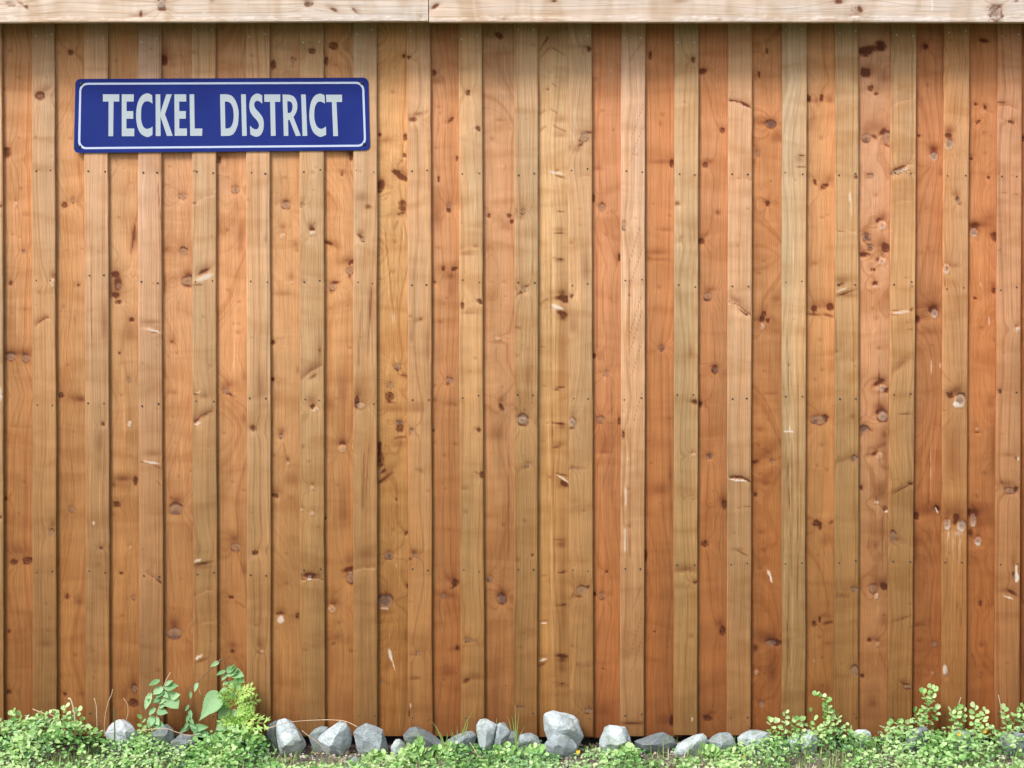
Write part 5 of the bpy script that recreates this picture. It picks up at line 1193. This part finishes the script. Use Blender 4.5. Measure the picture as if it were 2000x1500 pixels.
SPR = [
    ("round-leaved sprig at the far left edge before an orange board", [[(22, 1440), (26, 1408), (24, 1385)], [(26, 1430), (38, 1405), (40, 1396)]], [9, 6]),
    ("bushy sprig beside the pale broken stub on the left", [[(132, 1430), (130, 1400), (126, 1376)], [(140, 1430), (148, 1402), (152, 1384)], [(136, 1420), (158, 1412), (163, 1404)]], [9, 9, 5]),
    ("short sprig left of the slanting dry stalk", [[(78, 1430), (82, 1408), (88, 1396)], [(70, 1430), (66, 1412), (68, 1400)]], [7, 5]),
    ("yellow-green sprig just right of the white domed stone", [[(276, 1440), (277, 1415), (275, 1402)], [(280, 1440), (286, 1424)]], [6, 4]),
    ("small sprig in front of the long smooth pale stone's right end", [[(1505, 1445), (1506, 1420), (1502, 1404)], [(1510, 1445), (1518, 1420), (1516, 1408)]], [8, 7]),
    ("thin reddish sprig standing before a pale tan board", [[(1530, 1440), (1533, 1410), (1534, 1386)]], [9]),
    ("spreading sprig between the reddish sprig and the tallest curled sprig", [[(1552, 1440), (1553, 1415), (1556, 1402)], [(1560, 1440), (1570, 1415), (1568, 1404)], [(1545, 1438), (1547, 1420), (1550, 1410)]], [8, 7, 5]),
    ("curled sprig whose tip bends left, right of centre", [[(1605, 1440), (1612, 1410), (1616, 1385), (1610, 1362), (1588, 1358)], [(1614, 1430), (1622, 1400), (1616, 1362)], [(1612, 1440), (1632, 1415), (1638, 1392)], [(1600, 1440), (1592, 1415), (1582, 1382)]], [22, 14, 12, 6]),
    ("dense yellow-green mound left of the dark bluish stone", [[(1745, 1450), (1742, 1425), (1736, 1412)], [(1755, 1450), (1756, 1425), (1760, 1406)], [(1765, 1450), (1772, 1424), (1776, 1408)]], [9, 9, 9]),
    ("tallest forked sprig on the right, reaching up an orange board", [[(1802, 1425), (1804, 1395), (1810, 1368), (1800, 1350)], [(1804, 1410), (1816, 1375), (1822, 1350), (1818, 1342)], [(1796, 1425), (1790, 1400), (1786, 1385)], [(1810, 1420), (1826, 1400), (1830, 1382)]], [18, 16, 9, 9]),
    ("upright sprig with a pale dead tip, right of the tallest forked sprig", [[(1868, 1430), (1868, 1400), (1872, 1372)], [(1872, 1430), (1880, 1400), (1884, 1376)], [(1866, 1430), (1860, 1402), (1858, 1386)]], [12, 10, 8]),
    ("sprig standing before the last full orange board on the right", [[(1902, 1430), (1904, 1400), (1904, 1376)], [(1908, 1428), (1922, 1402), (1926, 1386)]], [10, 10]),
    ("sprig at the right edge beside the thin dry stalk", [[(1966, 1430), (1964, 1400), (1960, 1382)], [(1978, 1430), (1984, 1400), (1990, 1384)], [(1990, 1430), (1996, 1395), (2000, 1376)]], [10, 10, 10]),
]
for i, (lb, st, nl) in enumerate(SPR):
    sprig(lb, st, nl, Y=-0.055 if i not in (0,) else -0.05, seed=40 + i)

# seedling with larger toothed leaves
def toothed(nseg=9, wid=0.36):
    V = [(0, 0, 0)]
    top = []
    for i in range(1, nseg):
        t = i / nseg
        wv = wid * math.sin(math.pi * t ** 0.8) ** 0.8 * (1.0 if i % 2 else 0.86)
        top.append((t - (0.02 if i % 2 else 0), wv, 0.05 * wv / wid))
    V += top
    V.append((1.0, 0, -0.06))
    V += [(a, -b, c) for a, b, c in reversed(top)]
    n = len(V)
    mid = [(i / nseg, 0, -0.05) for i in range(1, nseg)]
    base = n
    V += mid
    F = []
    k = nseg - 1
    up = lambda i: i            # 1..k
    dn = lambda i: n - i        # mirror
    md = lambda i: base + i - 1
    F.append((0, md(1), up(1))); F.append((0, dn(1), md(1)))
    for i in range(1, k):
        F += [(md(i), md(i + 1), up(i + 1)), (md(i), up(i + 1), up(i)), (md(i), dn(i), dn(i + 1)), (md(i), dn(i + 1), md(i + 1))]
    F += [(md(k), k + 1, up(k)), (md(k), dn(k), k + 1)]
    return np.array(V), np.array(F)
TT = toothed()
BR = [single_leaf("toothed_leaf", TT, LEAF_B, v) for v in (0.45, 0.65, 0.85)]
root = empty("seedling", (at(318, 1440, -.05).x, -.05, 0), "bramble-like seedling with toothed leaves against a dark orange board", "plant")
Yb = -.05
_, sp = stem_part(root, [at(300, 1450, Yb), at(302, 1420, Yb), at(312, 1375, Yb), at(322, 1335, Yb), at(333, 1313, Yb)], .0016, .0011, STRAW)
stem_part(root, [at(300, 1450, Yb), at(296, 1400, Yb), at(292, 1360, Yb), at(300, 1336, Yb)], .0013, .0007, STEM)
for x0, y0, x1, y1, wdt in ((318, 1342, 300, 1355, 1.1), (318, 1345, 306, 1362, 1.0), (320, 1343, 346, 1339, .8), (324, 1352, 346, 1382, 1.2), (334, 1362, 350, 1357, 1.0), (312, 1328, 292, 1338, .7),
                            (295, 1352, 284, 1384, .6), (303, 1382, 292, 1396, .9), (306, 1388, 326, 1392, .9), (310, 1380, 322, 1378, .8), (300, 1398, 290, 1420, 1.0), (302, 1400, 310, 1416, .9), (316, 1350, 328, 1362, .8), (314, 1362, 300, 1372, .9), (308, 1372, 322, 1368, .7), (304, 1410, 288, 1416, 1.0), (302, 1414, 320, 1420, 1.1), (298, 1372, 288, 1366, .8), (322, 1338, 336, 1330, .6)):
    a, b = at(x0, y0, Yb), at(x1, y1, Yb - .012)
    l = obj("leaf", BR[(x0 + y1) % 3], root)
    l.matrix_local = leaf_matrix(a - root.location, b - a, Vector((-.2, -1, .55)), (b - a).length * 1.08, wdt)

# bent dead stalk
root = empty("dry_stalk", (at(445, 1440, -.04).x, -.04, 0), "bent dead stalk with a kinked top, brown against the boards", "stalk")
stem_part(root, [at(447, 1452, -.04), at(446, 1370, -.04), at(442, 1325, -.04), at(437, 1290, -.04), at(432, 1288, -.04), at(420, 1298, -.04), at(400, 1318, -.04), at(386, 1332, -.04), at(366, 1345, -.04)], .0022, .0013, STEM_R)
stem_part(root, [at(384, 1333, -.04), at(388, 1345, -.042), at(392, 1357, -.045)], .0010, .0006, STRAW, "twig")
l = obj("leaf", BR[1], root)
a, b = at(428, 1292, -.04), at(412, 1301, -.05)
l.matrix_local = leaf_matrix(a - root.location, b - a, Vector((-.1, -1, .4)), (b - a).length * 1.1, .7)
l = obj("leaf", BR[2], root)
a, b = at(386, 1332, -.04), at(380, 1350, -.05)
l.matrix_local = leaf_matrix(a - root.location, b - a, Vector((-.1, -1, .4)), (b - a).length * 1.1, .6)
root = empty("withered_stem", (at(370, 1440, -.045).x, -.045, 0), "withered dark stem with curled dry leaves left of the heart-shaped leaf", "stem")
stem_part(root, [at(368, 1450, -.045), at(368, 1400, -.045), at(371, 1366, -.045), at(372, 1346, -.045)], .0013, .0008, STEM_R)
for x0, y0, x1, y1 in ((369, 1395, 364, 1410), (369, 1385, 374, 1402), (368, 1410, 360, 1424), (369, 1412, 384, 1424), (372, 1350, 372, 1364), (376, 1424, 392, 1434), (368, 1400, 378, 1414), (370, 1418, 352, 1430), (372, 1422, 404, 1420), (376, 1428, 410, 1436), (369, 1376, 362, 1388)):
    a, b = at(x0, y0, -.045), at(x1, y1, -.055)
    l = obj("leaf", BR[0], root)
    l.matrix_local = leaf_matrix(a - root.location, b - a, Vector((.2, -1, .3)), (b - a).length * 1.1, .6)

# large heart-shaped leaf on its own plant
def heart(n=24):
    prof_t = [0, .04, .10, .20, .32, .45, .58, .70, .80, .90, 1.0]
    prof_w = [0, .22, .36, .45, .47, .43, .34, .21, .11, .045, 0]
    pts = []
    for i in range(n + 1):
        t = i / n
        wv = float(np.interp(t, prof_t, prof_w)) * (1.0 + (0.05 if i % 2 else -0.04))
        pts.append((t - 0.05 * (wv > .2), wv))
    V, F = [], []
    cols = 5
    for i, (t, wv) in enumerate(pts):
        for j in range(cols):
            s = (j / (cols - 1)) * 2 - 1
            V.append((t, s * wv, 0.10 * abs(s) * wv * 2 - 0.10 * t * t + (0.012 if (i + j) % 2 else 0)))
    for i in range(n):
        for j in range(cols - 1):
            a = i * cols + j
            F.append((a, a + cols, a + cols + 1)); F.append((a, a + cols + 1, a + 1))
    return np.array(V), np.array(F)
HT = single_leaf("heart_leaf", heart(), LEAF_B, 0.80)
root = empty("tall_weed", (at(452, 1440, -.055).x, -.055, 0), "tall weed with one large heart-shaped leaf and a dark stem beside the feathery weed", "plant")
Yt = -.055
stem_part(root, [at(446, 1452, Yt), at(447, 1400, Yt), at(446, 1350, Yt), at(441, 1312, Yt), at(437, 1296, Yt)], .0022, .0010, STEM_R)
stem_part(root, [at(446, 1362, Yt), at(438, 1358, Yt - .008), at(430, 1357, Yt - .014)], .0009, .0008, STEM, "leaf_stalk")
a, b = at(431, 1356, Yt - .014), at(386, 1408, Yt - .03)
l = obj("leaf", HT, root)
l.matrix_local = leaf_matrix(a - root.location, b - a, Vector((-.25, -1, .45)), (b - a).length, .66)
for x0, y0, x1, y1, wdt in ((441, 1310, 424, 1318, .7), (442, 1312, 458, 1302, .8), (444, 1318, 460, 1315, .9), (450, 1312, 474, 1320, 1.0), (460, 1318, 476, 1332, .9), (447, 1345, 430, 1352, .9), (447, 1340, 462, 1330, .9), (455, 1332, 470, 1346, 1.0), (447, 1372, 425, 1388, .9), (447, 1380, 428, 1402, 1.2), (448, 1400, 432, 1412, 1.4), (449, 1400, 470, 1412, 1.2), (449, 1310, 457, 1298, .5), (446, 1330, 436, 1338, .9), (446, 1334, 456, 1344, .9), (447, 1356, 462, 1364, 1.0), (446, 1366, 432, 1372, .8), (460, 1322, 468, 1344, .8), (452, 1316, 464, 1306, .7), (448, 1390, 466, 1396, 1.1), (447, 1408, 424, 1424, 1.2), (450, 1414, 478, 1428, 1.2), (444, 1316, 434, 1328, .8)):
    a, b = at(x0, y0, Yt), at(x1, y1, Yt - .012)
    l = obj("leaf", BR[(x1 + y0) % 3], root)
    l.matrix_local = leaf_matrix(a - root.location, b - a, Vector((-.5 + .4 * ((x0 * 7 + y1) % 5) / 2, -1, .2 + .3 * ((x1 + y1) % 4))), (b - a).length * 1.1, wdt)

# feathery weed: pinnate fronds
def frond(k=4):
    V, F = [], []
    vt, ft = T_LANCE
    def add(px_, py_, ang, ln, w_):
        o = len(V)
        c, s = math.cos(ang), math.sin(ang)
        for q in vt:
            xx, yy = q[0] * ln, q[1] * ln * w_
            V.append((px_ + xx * c - yy * s, py_ + xx * s + yy * c, q[2] * ln * 0.6 - 0.12 * px_ ** 2 + 0.10 * abs(py_ + yy)))
        for f in ft:
            F.append(tuple(i + o for i in f))
    add(0, 0, 0, 1.0, 0.16)
    for i in range(k):
        t = 0.15 + 0.75 * i / (k - 1)
        ln = 0.50 * (1 - 0.55 * t) + .08
        for s in (1, -1):
            add(t, 0, s * 0.80, ln, 0.8)
            add(t + ln * .30, s * ln * .30, s * 0.20, ln * .5, 0.9)
            add(t + ln * .22, s * ln * .30, s * 1.45, ln * .42, 0.9)
    return np.array(V), np.array(F)
FRD = [single_leaf("frond", frond(), LEAF_Y, v) for v in (0.3, 0.55, 0.75, 0.9, 1.0)]
def feathery(label, base, fr, Y, seed, wdt=1.0):
    rs = random.Random(seed)
    root = empty("feathery_weed", (at(*base, Y).x, Y, 0), label, "plant")
    tops = [f for f in fr if f[4]]
    foot = at(base[0], base[1], Y); foot.z = -.004
    top = min(fr, key=lambda f: f[1])
    stem_part(root, [foot, at((base[0] + top[0]) / 2 + 2, (base[1] + top[1]) / 2, Y), at(top[0], top[1], Y)], .0018, .0009, STEM)
    for x0, y0, x1, y1, _ in fr:
        a, b = at(x0, y0, Y + rs.uniform(-.012, .012)), at(x1, y1, Y - rs.uniform(-.01, .028))
        l = obj("frond", rs.choice(FRD), root)
        l.matrix_local = leaf_matrix(a - root.location, b - a, Vector((rs.uniform(-.9, .7), -1, rs.uniform(-.1, 1.3))), (b - a).length * 1.15, wdt)
_r = random.Random(77)
_fr = []
for _i in range(26):
    _t = _i / 25
    _y0 = 1450 - 100 * _t
    _x0 = 470 - 10 * _t + _r.uniform(-5, 5)
    _a = _r.choice((_r.uniform(-0.3, 1.2), _r.uniform(-0.2, 1.4), _r.uniform(1.8, 3.3)))
    _l = _r.uniform(16, 34) * (1.15 - 0.45 * _t)
    _fr.append((_x0, _y0, _x0 + _l * math.cos(_a) * 1.1, _y0 - _l * math.sin(_a), 0))
_fr += [(462, 1362, 486, 1344, 0), (464, 1385, 496, 1366, 0), (462, 1360, 464, 1334, 0), (466, 1412, 510, 1412, 0), (468, 1425, 506, 1444, 0)]
feathery("bright yellow-green feathery weed with finely cut leaves, bushiest plant on the left", (470, 1455), _fr, -.065, 71)
feathery("feathery green rosette lying before the left-hand dark stone", (420, 1480),
         [(420, 1478, 396, 1462, 0), (420, 1478, 440, 1456, 0), (420, 1480, 456, 1474, 0), (420, 1480, 388, 1478, 0), (420, 1482, 436, 1490, 0), (420, 1470, 415, 1452, 0)], -.14, 72)
def clump(label, cx_, cy_, tips, Y, seed):
    sprig(label, [[(cx_, cy_), ((cx_ + tx) / 2, (cy_ + ty) / 2 - 6), (tx, ty)] for tx, ty in tips], [8] * len(tips), Y=Y, size=(9, 14), group="leafy clumps before the stones", seed=seed, name="leafy_clump", width=1.05)
clump("pale green leafy clump spreading before the dark rugged stone", 812, 1484, [(822, 1442), (800, 1456), (842, 1464), (784, 1472), (848, 1482), (776, 1490), (830, 1450), (806, 1462), (820, 1474), (795, 1480)], -.13, 73)
clump("leafy clump with rounded leaves right of the dark rugged stone", 868, 1482, [(878, 1454), (852, 1464), (886, 1468), (852, 1486), (888, 1484), (868, 1470)], -.12, 74)
clump("small leafy clump at the foot of the rounded grey boulder", 736, 1486, [(728, 1472), (748, 1476), (756, 1484), (722, 1486)], -.13, 75)
clump("leafy clump below the cleft pair of stones", 985, 1484, [(970, 1462), (990, 1458), (1004, 1466), (1014, 1478), (960, 1476), (996, 1474)], -.12, 76)
clump("leafy clump before the rounded pale stone's left end", 1050, 1482, [(1040, 1460), (1056, 1464), (1066, 1472), (1030, 1470), (1024, 1480)], -.12, 77)
clump("leafy clump below the pale flat-topped stone", 1225, 1482, [(1214, 1464), (1232, 1460), (1240, 1470), (1206, 1474), (1246, 1480)], -.12, 78)
clump("lime green leafy clump before the low pale slab", 1384, 1482, [(1374, 1462), (1390, 1460), (1400, 1468), (1366, 1474), (1408, 1478)], -.11, 79)

# dry straws, twigs and stalks
def strand(name, label, pts, r, mat, Ys, cat, r1=None):
    P = [at(x, y, Yq) for (x, y), Yq in zip(pts, Ys)]
    base = P[0].copy()
    root = empty(name, base, label, cat)
    bm = bmesh.new()
    sp = smooth_path(P, 6)
    k = len(sp)
    r1 = r if r1 is None else r1
    tube(bm, [p - base for p in sp], [r + (r1 - r) * i / (k - 1) for i in range(k)], 6)
    me = bm_mesh(name, bm, True)
    bpy.data.objects.remove(root)
    o = obj(name, me, None, mat, base)
    tag(o, label, cat)
    return o
strand("dry_straw", "long pinkish dry straw arching over the pale angular stones", [(521, 1424), (540, 1417), (570, 1410), (606, 1407), (645, 1406), (675, 1409), (699, 1420)], .0011, STRAW, [-.10, -.10, -.085, -.07, -.07, -.08, -.09], "straw")
strand("dry_straw", "wavy dry straw lying over the dark round stone on the left", [(268, 1427), (300, 1424), (325, 1423), (345, 1430), (368, 1436), (390, 1434)], .0010, STRAW, [-.10] * 6, "straw")
strand("fallen_twig", "brown twig lying from the small dark stone down to the gravel", [(590, 1427), (601, 1436), (618, 1448), (640, 1470), (660, 1487)], .0019, plain_material("twig_bark", (0.26, 0.20, 0.15), 0.8), [-.075, -.085, -.115, -.13, -.16], "twig", .0010)
strand("dry_straw", "short pale straw leaning in front of the cleft pair of stones", [(918, 1450), (928, 1466), (938, 1486)], .0010, STRAW, [-.10, -.12, -.15], "straw")
strand("dry_stalk", "slanting pale dry stalk before a grey tan board at the left", [(64, 1385), (85, 1393), (104, 1398), (120, 1410), (126, 1440)], .0013, STRAW, [-.05, -.055, -.06, -.06, -.06], "stalk", .0016)
strand("dry_stalk", "short thick pale stub bent left above the bushy left sprig", [(147, 1436), (146, 1400), (142, 1378), (138, 1366), (133, 1364)], .0016, plain_material("bleached_stalk", (0.62, 0.50, 0.38), 0.7), [-.06] * 5, "stalk", .0024)
strand("dry_stalk", "thin dry stalk with a small seed tip left of the white domed stone", [(190, 1436), (189, 1400), (188, 1378), (184, 1364)], .0009, STRAW, [-.06] * 4, "stalk", .0016)
strand("dry_stalk", "tall branching dead stalk before the edge of a tan board, left", [(205, 1438), (204, 1410), (210, 1376), (218, 1356), (220, 1346)], .0008, STRAW, [-.055] * 5, "stalk", .0011)
strand("dry_stalk", "dark green upright stalk crossing the white domed stone", [(224, 1450), (224, 1420), (223, 1398), (222, 1384)], .0022, plain_material("dark_stalk", (0.10, 0.14, 0.06), 0.7), [-.105] * 4, "stalk", .0012)
strand("dry_stalk", "curved hair-thin stalk rising behind the white domed stone", [(246, 1408), (250, 1392), (248, 1374), (241, 1364)], .0007, STRAW, [-.05] * 4, "stalk", .0009)
strand("dry_stalk", "thin pale dry stalk near the right edge, standing alone above the sprigs", [(1958, 1412), (1957, 1395), (1953, 1372), (1950, 1357)], .0009, STRAW, [-.06] * 4, "stalk", .0012)
strand("dry_stalk", "pale dead tip above the upright sprig on the right", [(1870, 1400), (1873, 1375), (1877, 1362)], .0008, STRAW, [-.055] * 3, "stalk", .0012)
strand("dry_stalk", "short slanting straw at the right end above the broad pale stone", [(1970, 1436), (1978, 1427), (1986, 1420)], .0009, STRAW, [-.09] * 3, "stalk")

# grass tufts
def tuft(label, blades, Y, mat=GRASS):
    b0 = at(*blades[0][0], Y)
    root = empty("grass_tuft", (b0.x, Y, 0), label, "grass tuft", "grass tufts between the stones")
    for pl in blades:
        P = smooth_path([at(x, y, Y - .01 * i) for i, (x, y) in enumerate(pl)], 4)
        P[0].z = min(P[0].z, 0.0)
        n = len(P)
        V, F = [], []
        for i, p in enumerate(P):
            w_ = 0.0013 * (1 - (i / (n - 1)) ** 2) + 0.0002
            V += [tuple(p - root.location + Vector((-w_, -w_ * .4, 0))), tuple(p - root.location + Vector((w_, -w_ * .4, 0)))]
        for i in range(n - 1):
            F += [(2 * i, 2 * i + 1, 2 * i + 3), (2 * i, 2 * i + 3, 2 * i + 2)]
        me = mesh_np("blade", V, F, True)
        set_vary(me, np.full(len(V), random.uniform(.5, .9)))
        me.materials.append(mat)
        obj("blade", me, root)
tuft("grass tuft leaning left above the mossy low stone", [[(866, 1456), (852, 1420), (836, 1404)], [(866, 1456), (858, 1434), (842, 1428)], [(868, 1456), (862, 1436), (852, 1424)], [(870, 1456), (874, 1435), (872, 1428)], [(872, 1456), (882, 1440), (880, 1430)]], -.06)
tuft("thin yellowish blades standing over the mossy low stone", [[(894, 1452), (893, 1430), (893, 1417)], [(900, 1452), (910, 1412), (924, 1388)], [(900, 1452), (912, 1420), (914, 1404)], [(890, 1452), (884, 1432), (880, 1424)], [(898, 1450), (903, 1430), (904, 1420)]], -.05)
tuft("tall wispy blades right of the cleft pair of stones", [[(1008, 1462), (1007, 1420), (1006, 1378)], [(1008, 1462), (1010, 1425), (1014, 1390)], [(1008, 1462), (1004, 1425), (1000, 1400)], [(1010, 1462), (1014, 1440), (1024, 1420)]], -.085)
tuft("pale dry blades before the dark triangular stone", [[(1272, 1480), (1271, 1460), (1269, 1450)], [(1290, 1478), (1287, 1465), (1286, 1456)], [(1296, 1480), (1295, 1450), (1297, 1436)], [(1303, 1478), (1304, 1466), (1303, 1456)]], -.10)
tuft("thin blades behind the knob of the cleft pair", [[(968, 1450), (969, 1425), (970, 1402)], [(1000, 1450), (996, 1415), (990, 1398)]], -.03)

# yellow flowers
def flower(label, x, y, Y):
    p = at(x, y, Y)
    root = empty("yellow_flower", (p.x, Y, 0), label, "flower", "small yellow flowers")
    stem_part(root, [Vector((p.x + .004, Y, 0)), Vector((p.x + .001, Y, p.z * .5)), p], .0007, .0006, STEM)
    for k in range(5):
        a = 2 * math.pi * k / 5 + x
        dr = Vector((math.cos(a), -.35, math.sin(a)))
        l = obj("petal", PET, root)
        l.matrix_local = leaf_matrix(p - root.location, dr, Vector((0, -1, .5)), 0.0062, 1.0)
PET = mesh_np("petal", T_SIMPLE[0], T_SIMPLE[1], True)
PET.materials.append(YEL)
flower("yellow flower below the big perched stone", 1129, 1468, -.13)
flower("yellow flower in the greenery below the long smooth pale stone", 1452, 1478, -.15)
flower("yellow flower before the grey stone on the right", 1873, 1434, -.11)
flower("yellow flower right of the grey stone, near the right edge", 1923, 1428, -.10)
